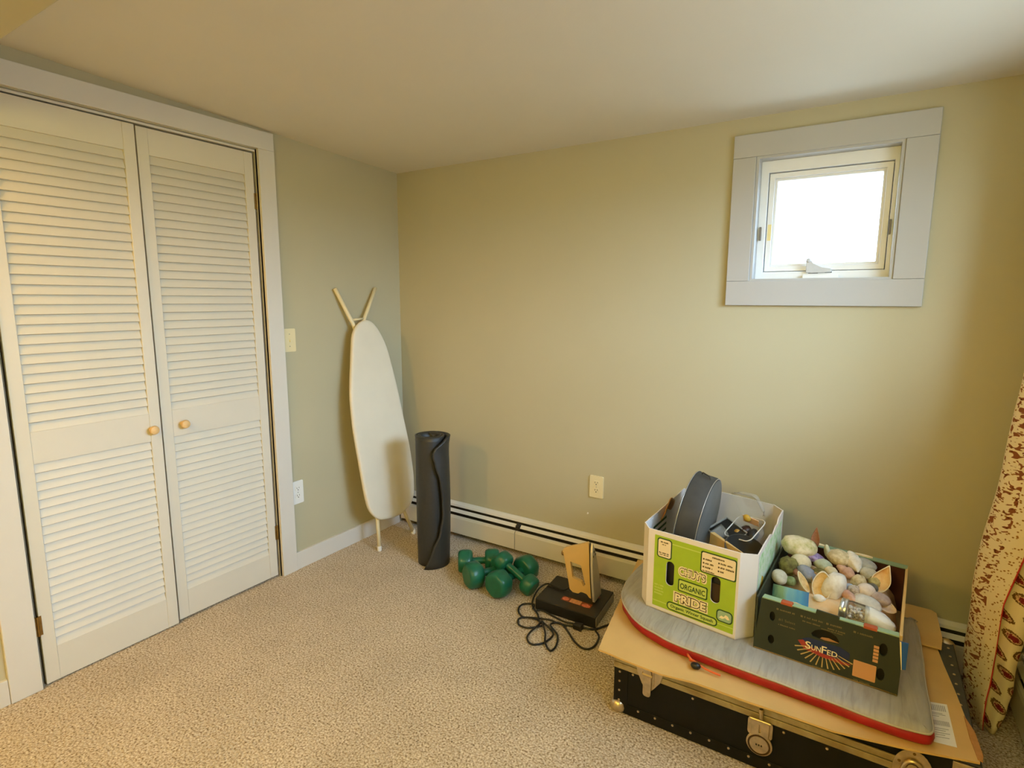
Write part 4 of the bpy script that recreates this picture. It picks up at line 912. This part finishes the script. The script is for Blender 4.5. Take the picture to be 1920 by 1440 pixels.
# ------------------------------------------------------------------ dark green produce box
def green_box():
    r = thing('produce_box', 'dark green produce box full of stones and shells in front of the window wall', 'box', (2.38, -0.52, PT))
    z = PT+0.001; H = 0.170; t = 0.005
    A, B, Cc, D = (2.1875, -0.765), (2.5615, -0.789), (2.594, -0.272), (2.212, -0.222)
    (P3, U, V, Nn), W = panel_frame(A, B, z); fr = (P3, U, V, Nn)
    def hole(u, v, a, b): return ell(u, v, a, b, 14)
    hd = [(0.155, 0.105)] + [(0.155+0.073*k/8, 0.105+0.020*math.sin(PI*k/8)**0.6+0.002) for k in range(1, 8)] + [(0.228, 0.105), (0.226, 0.097), (0.190, 0.093), (0.160, 0.097)]
    hs = [hole(0.048, 0.121, 0.008, 0.016), hole(0.049, 0.045, 0.009, 0.015), hole(0.332, 0.122, 0.010, 0.019), hole(0.331, 0.047, 0.010, 0.019), hd[::-1]]
    g = G(); g.prism([(0, 0), (W, 0), (0.3755, 0.085), (0.364, H), (0.224, H+0.002), (0.219, H+0.010), (0.164, H+0.013), (0.162, H), (0.014, H)], (P3, U, V, -Nn), t, hs)
    fp = g.build('front_panel', olive_m, r)
    rp, frr, Wr = wall_panel('side_panel', (B[0]-0.003, B[1]+0.0065), Cc, z, H+0.004, H+0.004, card_m, r, t=0.007)
    wall_panel('back_panel', Cc, D, z, H, H, olive_m, r, t=t)
    wall_panel('side_panel', D, A, z, H, H, olive_m, r, t=t)
    g = G(); g.rings([[Vector((x, y, z)) for x, y in (A, B, Cc, D)], [Vector((x, y, z+0.004)) for x, y in (A, B, Cc, D)]]); g.build('bottom', card_m, r)
    Pi = P3 - Nn*0.014; g = G(); g.prism([(0.012, 0.004), (W-0.012, 0.004), (W-0.012, 0.155), (0.012, 0.155)], (Pi, U, V, -Nn), 0.003); g.build('shade_sheet', M('shadow_brown', (0.012, 0.010, 0.007, 1), 0.9), r)  # near-black sheet added behind the holes, standing in for the shade inside
    g = G(); flat(g, (Pi, U, V, Nn), [(0.176, 0.088), (0.226, 0.088), (0.226, 0.094), (0.200, 0.099), (0.182, 0.096)], 0.001); g.build('tan_flap_edge', tanrect_m, r)
    # maroon lining on the inside of the right and back panels
    def inner(P, Q, nm, dd, m=maroon_m):
        f, Wd = panel_frame(P, Q, z); ff = (f[0]-f[3]*dd, f[1], f[2], -f[3]); g = G(); flat(g, ff, [(0.008, 0.006), (Wd-0.008, 0.006), (Wd-0.008, H-0.004), (0.008, H-0.004)], 0.0008); return g.build(nm, m, r)
    inner(B, Cc, 'lining', 0.007); inner(Cc, D, 'lining', t)
    # top flanges: pale green strips folded inwards from the front and the back edge
    g = G(); I = -Nn
    for u0, u1, d0, d1 in ((0.016, 0.162, 0.036, 0.030), (0.222, 0.364, 0.028, 0.034)):
        a, b = P3+U*u0+V*(H+0.001), P3+U*u1+V*(H+0.001)
        g.rings([[a, b, b+I*d1-V*0.006, a+I*d0-V*0.006], [a+V*0.003, b+V*0.003, b+I*d1-V*0.003, a+I*d0-V*0.003]])
    g.build('front_flange', paleg_m, r, kind=None)
    (Pb, Ub, Vb, Nb), Wb = panel_frame(Cc, D, z)
    g = G(); a, b = Pb+Vb*(H+0.001), Pb+Ub*Wb+Vb*(H+0.001)
    g.rings([[a, b, b-Nb*0.034+Vb*0.001, a-Nb*0.034+Vb*0.001], [a+Vb*0.003, b+Vb*0.003, b-Nb*0.034+Vb*0.004, a-Nb*0.034+Vb*0.004]]); g.build('back_flange', M('sage_print', srgb(128, 152, 122), 0.6, 0.08, 20), r)
    for u in (0.13, 0.28):
        g = G(); c = Pb+Ub*u+Vb*(H+0.0045)-Nb*0.016; g.prism(ell(0, 0, 0.028, 0.008, 16), (c, Ub, Nb, Vb), 0.004); g.build('rim_tab', tanpr_m, r)
    for u0, u1 in ((0.066, 0.102), (0.279, 0.316)):
        g = G(); a = P3+V*(H+0.0002); g.prism([(u0, -0.002), (u1, -0.002), (u1-0.003, 0.006), (u0+0.003, 0.006)], (a+Nn*0.0005, U, V, I), 0.020); g.build('rim_tab', redtab_m, r, bev=0.002, label='rust red tab on the front rim')
    # prints
    def pr(nm, polys, m, off, par=fp):
        g = G()
        for p in polys: flat(g, fr, p, off)
        return g.build(nm, m, par)
    pr('logo_banner', [[(0.125, 0.062), (0.135, 0.082), (0.150, 0.090), (0.232, 0.090), (0.256, 0.080), (0.256, 0.050), (0.235, 0.050), (0.150, 0.048)]], navy_m, 0.0006)
    pr('logo_swash', [[(0.122, 0.072), (0.136, 0.078), (0.150, 0.066), (0.190, 0.054), (0.225, 0.052), (0.262, 0.048), (0.250, 0.040), (0.190, 0.042), (0.140, 0.050)]], redpr_m, 0.0010)
    g = G()
    for t_, a, b, c, d in (('S', 0.1425, 0.055, 0.1575, 0.0775), ('UN', 0.1590, 0.055, 0.1835, 0.0710), ('F', 0.1855, 0.055, 0.1985, 0.0775), ('ED', 0.2000, 0.055, 0.2260, 0.0710)): lettering(g, fr, t_, a, b, c, d, 0.0016, 0.012)
    g.build('lettering', cream_m, fp)
    rays = []
    for k in range(13):
        a = math.radians(202 + k*136/12); c = (0.190, 0.075); r0, r1 = 0.036, 0.070
        dx, dy = math.cos(a)*1.15, math.sin(a)*0.92; px, py = -math.sin(a)*0.0018, math.cos(a)*0.0018
        rays.append([(c[0]+dx*r0-px*0.5, c[1]+dy*r0-py*0.5), (c[0]+dx*r1-px, c[1]+dy*r1-py), (c[0]+dx*r1+px, c[1]+dy*r1+py), (c[0]+dx*r0+px*0.5, c[1]+dy*r0+py*0.5)])
    pr('logo_rays', rays, gold_m, 0.0012)
    pr('tan_patch', [rrect(0.266, 0.017, 0.321, 0.067, 0.002)], tanrect_m, 0.0006)
    for k in range(5): pr('check_square', [[(0.310, 0.078+k*0.0104), (0.3225, 0.078+k*0.0104), (0.3225, 0.086+k*0.0104), (0.310, 0.086+k*0.0104)]], tanrect_m, 0.0006)
    for u in (0.058, 0.124, 0.191, 0.259): pr('check_box', [rrect(u, 0.1465, u+0.006, 0.1525, 0.001)], dimgold_m, 0.0006)
    g = G(); lettering(g, fr, '#1 Select', 0.066, 0.114, 0.112, 0.123, 0.0006, 0.0); g.build('lettering', dimgold_m, fp)
    for k, q in enumerate(((0.068, 0.147, 0.108, 0.152), (0.134, 0.147, 0.182, 0.152), (0.201, 0.147, 0.231, 0.152), (0.269, 0.147, 0.307, 0.152), (0.066, 0.100, 0.112, 0.104), (0.130, 0.134, 0.176, 0.138), (0.196, 0.134, 0.240, 0.138), (0.180, 0.128, 0.236, 0.131), (0.165, 0.004, 0.217, 0.008), (0.270, 0.005, 0.310, 0.009))): small_print(fr, *q, 0.0006, dimgold_m, fp, 40+k)
    g = G(); g.prism([(0.3745, 0.080), (0.386, 0.083), (0.386, 0.160), (0.3665, 0.160)], (P3-Nn*0.001, U, V, -Nn), 0.003); sd = g.build('side_tab', blue_m, r, label='blue printed tab at the right front corner')
    g = G(); flat(g, (P3-Nn*0.001, U, V, Nn), [(0.3745, 0.080), (0.3775, 0.080), (0.3700, 0.160), (0.3665, 0.160)], 0.0008); g.build('tab_edge', cream_m, sd)
green_box()

# ------------------------------------------------------------------ stones and shells in the green box
def smat(n, a, b, scale=45, rough=0.7, c=None): return M2(n, [(0.32, srgb(*a)), (0.62, srgb(*b))] + ([(0.80, srgb(*c))] if c else []), scale, rough, 0.15)
bag_m = M2('tan_paper', [(0.3, srgb(206, 168, 118)), (0.7, srgb(226, 194, 150))], 14, 0.75, 0.5)
pbag = G(); pbag.grid(lambda a, b: Vector((2.205+0.015*b+a*(0.352-0.0*b)+0.004*math.sin(b*20), -0.735+0.485*b-0.015*a, PT+0.012+0.118*min(1, 4.5*min(a, 1-a, b*1.4+0.02, 1-b))**0.45 + 0.014*noise.noise(Vector((a*3, b*9, 2)))+0.012*noise.noise(Vector((a*5+b*3, b*16, 7))))), 34, 44)
pb = pbag.build('paper_bag', bag_m, smooth='all'); tag(pb, 'tan paper bag lying under the shells along the front of the green box', 'bag')
def stone(name, label, c, r, m, eul=(0, 0, 0), amp=0.08, freq=1.6, seed=0, fn=None, sub=3):
    g = G(); g.blob(c, r, Euler(eul).to_matrix(), amp, freq, seed, sub, fn); o = g.build(name, m, smooth='all'); tag(o, label, name.split('_')[-1] if name.split('_')[-1] in ('stone', 'shell', 'coral') else 'stone', 'stones and shells in the green box'); return o
def shell(name, label, c, w, l, d, m, eul, rib=0.0, point=0.0, inner=None):
    """an open half shell: a rounded cup, mouth along local +z; point > 0 narrows the far end"""
    rot = Euler(eul).to_matrix(); c = Vector(c)
    def P(s, t, k):
        a = 2*PI*s; rr = math.sin(t*PI/2)
        x, y = math.cos(a), math.sin(a)
        nar = 1 - point*max(0, y)**1.5*0.85
        rb = 1 + rib*math.cos(a*13)*t
        return c + rot @ Vector((x*rr*w*nar*rb*k, y*rr*l*(1+point*0.35*max(0, y))*rb*k, -d*math.cos(t*PI/2)*k))
    g = G(); g.grid(lambda s, t: P(s, t, 1.0), 40, 9); g.mi = 1 if inner else 0; g.grid(lambda s, t: P(s, t, 0.90), 40, 9)
    A = [P(k/40, 1, 1.0) for k in range(40)]; B = [P(k/40, 1, 0.90) for k in range(40)]; g.mi = 0
    g.rings([A, B], True, False, False)
    bmesh.ops.remove_doubles(g.bm, verts=g.bm.verts[:], dist=0.00005)
    o = g.build(name, [m, inner] if inner else m, smooth='all'); tag(o, label, 'shell', 'stones and shells in the green box'); return o
moss_m = M2('mossy_stone', [(0.28, srgb(110, 128, 44)), (0.40, srgb(188, 178, 128)), (0.58, srgb(222, 210, 180)), (0.75, srgb(160, 150, 90))], 26, 0.85, 0.5)
cream_s = smat('cream_stone', (196, 182, 146), (218, 206, 176)); brownmoss = smat('brown_moss', (74, 64, 30), (128, 120, 62), 40, 0.9)
greenish = smat('green_grey_stone', (150, 158, 132), (186, 192, 170)); blueish = smat('blue_grey_stone', (112, 116, 130), (146, 148, 156)); purple_s = smat('purple_stone', (88, 66, 120), (164, 146, 190), 60, 0.5)
grey_s = smat('grey_stone', (142, 144, 142), (174, 176, 172)); pink_s = smat('pink_stone', (176, 132, 112), (208, 172, 152)); white_s = smat('white_shell', (206, 198, 184), (232, 228, 220)); pale_s = smat('pale_stone', (200, 186, 176), (222, 212, 206))
inner_s = smat('shell_inside', (196, 160, 98), (222, 192, 140)); coral_s = smat('tan_coral', (178, 160, 122), (214, 200, 166), 90, 0.9); brownsh = smat('brown_shell', (132, 88, 64), (170, 124, 98)); mauve = smat('mauve_stone', (150, 130, 126), (182, 166, 162)); orange_in = smat('orange_shell_inside', (216, 160, 92), (232, 206, 160), 22)
stone('mossy_stone', 'big cream and mossy green stone topmost at the left of the shell pile', (2.266, -0.398, 0.527), (0.060, 0.045, 0.034), moss_m, (0.1, 0.15, 0.2), 0.14, 1.7, 3)
shell('razor_shell', 'pointed brown shell sticking up behind the mossy stone', (2.312, -0.338, 0.540), 0.015, 0.036, 0.008, brownsh, (math.radians(84), 0, math.radians(-18)), 0, 0.8, smat('brown_inside', (150, 104, 80), (176, 130, 104)))
stone('purple_stone', 'purple shiny stone just under the mossy stone', (2.318, -0.402, 0.499), (0.034, 0.022, 0.016), purple_s, (0.1, 0.2, 0.1), 0.12, 2, 5)
stone('cream_stone', 'cream rounded stone under the left end of the purple stone', (2.279, -0.446, 0.490), (0.034, 0.028, 0.026), cream_s, (0, 0.2, 0.3), 0.07, 1.5, 6)
stone('moss_clump', 'dark brown mossy clump against the left side of the green box', (2.244, -0.474, 0.478), (0.030, 0.030, 0.032), brownmoss, (0, 0, 0), 0.25, 2.5, 9)
stone('green_grey_stone', 'smooth egg-shaped greenish grey stone below the purple stone', (2.345, -0.414, 0.484), (0.031, 0.024, 0.020), greenish, (0.0, 0.15, -0.2), 0.03, 1.2, 2)
stone('blue_grey_stone', 'blue grey wedge-shaped stone above the small yellow clam shell', (2.302, -0.494, 0.474), (0.032, 0.024, 0.022), blueish, (0.2, 0.5, -0.4), 0.10, 1.4, 8)
stone('striped_stone', 'pale oval stone above the blue card at the left of the box', (2.226, -0.548, 0.464), (0.026, 0.030, 0.022), smat('pale_oval', (170, 160, 136), (206, 198, 178)), (0.2, 0.3, 0.2), 0.03, 1.2, 4)
stone('green_pebble', 'small green pebble between the blue card and the yellow clam', (2.260, -0.545, 0.458), (0.018, 0.018, 0.015), smat('green_pebble', (96, 108, 62), (140, 150, 100)), (0, 0, 0), 0.1, 1.5, 12)
shell('clam_shell', 'yellowish clam shell lying open in front of the blue grey stone', (2.300, -0.548, 0.466), 0.019, 0.034, 0.010, smat('yellow_shell', (214, 204, 150), (226, 212, 176)), (math.radians(48), math.radians(8), math.radians(62)), 0.02, 0.3, inner_s)
shell('mussel_shell', 'small brown shell between the clam and the big white shell', (2.334, -0.512, 0.466), 0.018, 0.026, 0.010, smat('brown_mussel', (142, 104, 56), (180, 140, 84)), (math.radians(40), 0.3, 0.5), 0.02, 0.4)
stone('white_shell', 'largest white shell with a tan hollow facing the front', (2.388, -0.540, 0.474), (0.034, 0.046, 0.047), white_s, (0.15, 0.35, -0.35), 0.22, 1.3, 14)
shell('tan_shell', 'tan hollow shell leaning on the largest white shell', (2.352, -0.565, 0.474), 0.032, 0.045, 0.014, white_s, (math.radians(68), math.radians(-8), math.radians(-22)), 0.0, 0.25, inner_s)
stone('rough_shell', 'rough encrusted cream shell behind the pink stones', (2.392, -0.352, 0.496), (0.042, 0.034, 0.026), coral_s, (0.1, 0.1, -0.3), 0.18, 3.2, 16)
stone('upright_shell', 'thin pale shell standing at the left of the rough shell', (2.352, -0.345, 0.508), (0.010, 0.014, 0.026), smat('pale_green_shell', (176, 184, 160), (206, 210, 190)), (0.1, -0.2, 0.3), 0.1, 1.5, 18)
def whelk(name, label, a, b, r, m, seed=0):
    a, b = Vector(a), Vector(b); L = (b-a).length
    g = G(); g.lathe([(0.001, 0), (r*0.35, L*0.06), (r*0.55, L*0.16), (r*0.50, L*0.20), (r*0.85, L*0.34), (r*0.78, L*0.39), (r*1.0, L*0.52), (r*0.92, L*0.66), (r*0.6, L*0.82), (r*0.25, L*0.95), (0.001, L)], a, b-a, 24, False, False)
    for v in g.bm.verts: v.co += Vector((1, 1, 1))*0.003*noise.noise(v.co*70+Vector((seed, 0, 0)))
    tag(g.build(name, m, smooth='all'), label, 'shell', 'stones and shells in the green box')
whelk('white_whelk', 'long white whelk shell slanting down beside the rough shell', (2.418, -0.318, 0.515), (2.450, -0.402, 0.480), 0.024, white_s, 1)
stone('light_grey_stone', 'light grey flat stone near the back right rim of the green box', (2.468, -0.350, 0.492), (0.036, 0.028, 0.018), grey_s, (0.0, 0.1, -0.2), 0.05, 1.3, 20)
stone('ridged_grey_stone', 'grey pointed stone just below the light grey flat stone', (2.482, -0.392, 0.476), (0.030, 0.024, 0.021), smat('mid_grey', (150, 150, 138), (190, 188, 174)), (0.1, 0.3, -0.3), 0.10, 1.6, 22)
stone('olive_coral', 'small olive coral piece left of the orange pointed shell', (2.497, -0.428, 0.468), (0.019, 0.020, 0.018), smat('olive_coral', (150, 140, 88), (190, 180, 130), 80, 0.9), (0, 0, 0), 0.2, 3, 24)
whelk('pink_whelk', 'long pink shell pointing right in the middle of the pile', (2.386, -0.398, 0.486), (2.446, -0.440, 0.470), 0.021, pink_s, 3)
stone('tan_coral', 'crumbly tan coral below the white whelk', (2.452, -0.466, 0.472), (0.022, 0.022, 0.026), coral_s, (0, 0, 0), 0.22, 3, 26)
stone('round_pink_stone', 'round pale pink stone right of the tan coral', (2.474, -0.508, 0.468), (0.027, 0.026, 0.024), pale_s, (0, 0, 0), 0.02, 1, 28)
shell('pointed_shell', 'pointed cream shell with an orange hollow at the right of the pile', (2.514, -0.442, 0.486), 0.028, 0.044, 0.014, smat('cream_shell', (224, 208, 176), (236, 224, 202)), (math.radians(62), math.radians(10), math.radians(-26)), 0.0, 0.8, orange_in)
stone('mauve_stone', 'mauve grey oval stone at the right wall of the green box', (2.512, -0.522, 0.460), (0.030, 0.024, 0.018), mauve, (0, 0.1, -0.1), 0.03, 1.2, 30)
shell('rib_shell', 'curved thin shell rim below the mauve grey stone', (2.524, -0.540, 0.452), 0.036, 0.032, 0.014, smat('rib', (206, 176, 150), (226, 204, 180)), (math.radians(14), math.radians(18), 0.3), 0.02, 0.0)
whelk('small_pink_shell', 'small pink shell between the big white shell and the round pink stone', (2.404, -0.536, 0.470), (2.448, -0.582, 0.456), 0.016, pink_s, 5)
stone('speckled_coral', 'speckled broken coral bit right of the small pink shell', (2.440, -0.522, 0.466), (0.018, 0.016, 0.018), smat('speckled', (150, 134, 122), (206, 192, 176), 120, 0.9), (0, 0, 0), 0.25, 3.5, 32)
stone('flat_white_stone', 'flat speckled white stone right behind the glass jar', (2.478, -0.572, 0.456), (0.040, 0.030, 0.018), smat('flat_white', (188, 186, 180), (214, 212, 206)), (0.3, 0.1, -0.3), 0.06, 1.5, 34)
stone('pale_blue_pebble', 'pale blue pebble under the end of the pink whelk', (2.428, -0.500, 0.462), (0.016, 0.016, 0.014), smat('pale_blue', (156, 166, 182), (196, 202, 210)), (0, 0, 0), 0.05, 1.2, 36)
stone('rust_pebble', 'small rusty brown pebble right of the mossy clump', (2.276, -0.492, 0.470), (0.016, 0.017, 0.014), brownsh, (0, 0, 0), 0.1, 1.5, 40)
stone('cream_pebble', 'small cream pebble under the left end of the pink whelk', (2.372, -0.440, 0.478), (0.020, 0.018, 0.016), cream_s, (0, 0.3, 0), 0.08, 1.5, 42)
stone('olive_pebble', 'small olive pebble between the green grey stone and the largest shell', (2.336, -0.470, 0.474), (0.020, 0.018, 0.016), brownmoss, (0, 0, 0.4), 0.15, 2, 44)
stone('white_pebble', 'small white pebble left of the jar lid on the paper bag', (2.350, -0.608, 0.452), (0.018, 0.013, 0.012), white_s, (0, 0.1, 0.2), 0.06, 1.5, 46)
stone('beige_stone', 'flat beige stone in the gap right of the small pink shell', (2.462, -0.545, 0.458), (0.022, 0.018, 0.014), smat('beige_flat', (178, 164, 140), (212, 200, 180)), (0, 0, 0), 0.08, 1.5, 48)
stone('dark_pebble', 'dark grey pebble below the ridged grey stone', (2.490, -0.462, 0.462), (0.018, 0.018, 0.015), smat('dark_grey_pebble', (84, 84, 80), (116, 116, 110)), (0, 0, 0), 0.08, 1.5, 50)
# postcard, jar, white bag
pc = thing('postcard', 'blue and green printed card standing at the left front of the green box', 'card', (2.25, -0.690, PT+0.10))
g = G(); P = Vector((2.2185, -0.668, PT+0.076)); Ux = Vector((0.99, -0.10, 0)).normalized(); Vx = Vector((0, 0.30, 0.95)).normalized(); g.prism([(0, 0), (0.108, 0), (0.104, 0.098), (0.0, 0.094)], (P, Ux, Vx, Ux.cross(Vx)), 0.0012)
def card_mat():
    m, nt, b = nodes('seascape_print'); v = coords(nt, (18, 18, 4)); f = noise_tex(nt, v, 1.6, 4)
    tc = N(nt, 'ShaderNodeTexCoord'); sp = N(nt, 'ShaderNodeSeparateXYZ'); nt.links.new(tc.outputs['Generated'], sp.inputs[0])
    ad = N(nt, 'ShaderNodeMath', operation='ADD'); nt.links.new(sp.outputs[0], ad.inputs[0]); sb = N(nt, 'ShaderNodeMath', operation='MULTIPLY_ADD'); nt.links.new(f, sb.inputs[0]); sb.inputs[1].default_value = 0.7; sb.inputs[2].default_value = -0.35; nt.links.new(sb.outputs[0], ad.inputs[1])
    nt.links.new(ramp(nt, ad.outputs[0], [(0.0, srgb(30, 84, 78)), (0.3, srgb(120, 158, 118)), (0.5, srgb(120, 180, 196)), (0.75, srgb(70, 150, 206)), (1.0, srgb(54, 118, 190))]), b.inputs['Base Color']); b.inputs['Roughness'].default_value = 0.4; return m
g.build('card_face', card_mat(), pc)
jr = thing('glass_jar', 'glass jar with a silver lid lying on its side in the green box', 'jar', (2.45, -0.66, PT+0.12))
jc = Vector((2.408, -0.668, 0.467)); ja = Vector((0.98, -0.12, -0.06)).normalized()
G().lathe([(0.0001, 0), (0.031, 0.0), (0.0335, 0.002), (0.0335, 0.008), (0.0320, 0.010), (0.0340, 0.012), (0.0340, 0.017), (0.0325, 0.018)], jc, ja, 32, False, True).build('lid', M('silver_lid', srgb(206, 206, 202), 0.28, 0.05, 30, metal=0.85), jr, smooth=True)
G().lathe([(0.0300, 0.014), (0.0315, 0.020), (0.0330, 0.026), (0.0330, 0.068), (0.030, 0.074), (0.0001, 0.075)], jc, ja, 32, False, False).build('jar_glass', jar_m, jr, smooth=True)
gi = G()
for k in range(40):
    a = random.uniform(0, 2*PI); rr = 0.021*math.sqrt(random.random()); h = random.uniform(0.024, 0.064); x = ja.orthogonal().normalized(); y = ja.cross(x)
    gi.blob(jc+ja*h+(x*math.cos(a)+y*math.sin(a))*rr, (random.uniform(0.005, 0.009), random.uniform(0.004, 0.007), random.uniform(0.004, 0.007)), Euler((a, h*60, 0)).to_matrix(), 0.2, 2, k, 1)
gi.build('shell_bits', M2('shell_bits', [(0.3, srgb(120, 110, 104)), (0.5, srgb(190, 180, 172)), (0.7, srgb(226, 220, 214))], 150, 0.7, 0.1), jr, smooth='all', kind='stuff')
wb_ = G(); wb_.rings([[Vector((2.468+dx, -0.668-dx*0.20+0.036*s*math.cos(2*PI*k/16), 0.462-dx*0.10+0.033*s*math.sin(2*PI*k/16)*(1.0 if math.sin(2*PI*k/16) > 0 else 0.8)) ) + Vector((0, 0.003*math.sin(k*2.3+dx*60), 0.003*math.sin(k*3.1+dx*90))) for k in range(16)] for dx, s in ((0.004, 0.92), (0.020, 1.0), (0.036, 0.93), (0.052, 0.80), (0.066, 0.62), (0.076, 0.40), (0.081, 0.15))])
tag(wb_.build('plastic_bag', M('milky_plastic', srgb(222, 222, 218), 0.35, 0.05, 40, bmp=0.3, bscale=70), smooth='all'), 'milky white plastic bag next to the jar in the green box', 'bag')

# ------------------------------------------------------------------ curtain
def lerp_table(tb, z):
    if z <= tb[0][0]: return tb[0][1]
    for (a, x), (b, y) in zip(tb, tb[1:]):
        if z <= b: return x+(y-x)*(z-a)/(b-a)
    return tb[-1][1]
SX = [(0, 2.806), (0.05, 2.795), (0.12, 2.784), (0.24, 2.776), (0.45, 2.772), (0.66, 2.789), (0.86, 2.808), (1.15, 2.828), (2.0, 2.840)]
WB = [(0, 0.030), (0.06, 0.040), (0.16, 0.052), (0.27, 0.060), (0.45, 0.070), (0.60, 0.085), (0.9, 0.100), (2.0, 0.105)]
WL = [(0, 0.016), (0.06, 0.034), (0.16, 0.050), (0.27, 0.052), (0.45, 0.062), (0.60, 0.060), (0.9, 0.035), (2.0, 0.020)]
NU = 8
def curtain_row(z):
    x = lerp_table(SX, z); wb, wl = lerp_table(WB, z), lerp_table(WL, z); q = 0.006*math.sin(z*17)
    return smoothpath([(2.930, -0.120, z), (x+0.030, -0.185+q, z), (x, -0.245, z), (x+wb*0.5, -0.300+q, z), (x+wb, -0.325-q, z), (x+wb+0.007, -0.300, z), (x+wb+0.010+wl*0.5, -0.330+q, z), (x+wb+0.010+wl, -0.318, z), (x+wb+0.010+wl*0.9, -0.285, z), (x+wb+0.010+wl*0.55, -0.240, z)], NU)
USEQ = [-0.09, -0.035, 0, 0.045, 0.090, 0.100, 0.137, 0.172, 0.205, 0.25]
NZ = 90; rows = [curtain_row(0.004+1.996*j/NZ) for j in range(NZ+1)]; nu = len(rows[0])-1
def cu(i): k = min(i//NU, len(USEQ)-2); t = (i-k*NU)/NU; return USEQ[k]+(USEQ[k+1]-USEQ[k])*t
g = G(); g.grid(lambda a, b: rows[round(b*NZ)][round(a*nu)].copy() + Vector((0.004*math.sin(b*31+a*9)*(1-b), 0, 0)), nu, NZ, lambda a, b: (cu(round(a*nu)), b*2.0))
tag(g.build('curtain', curtain_m, smooth='all', solid=0.002), 'floor length cream curtain printed with brown leaves at the right wall', 'curtain')
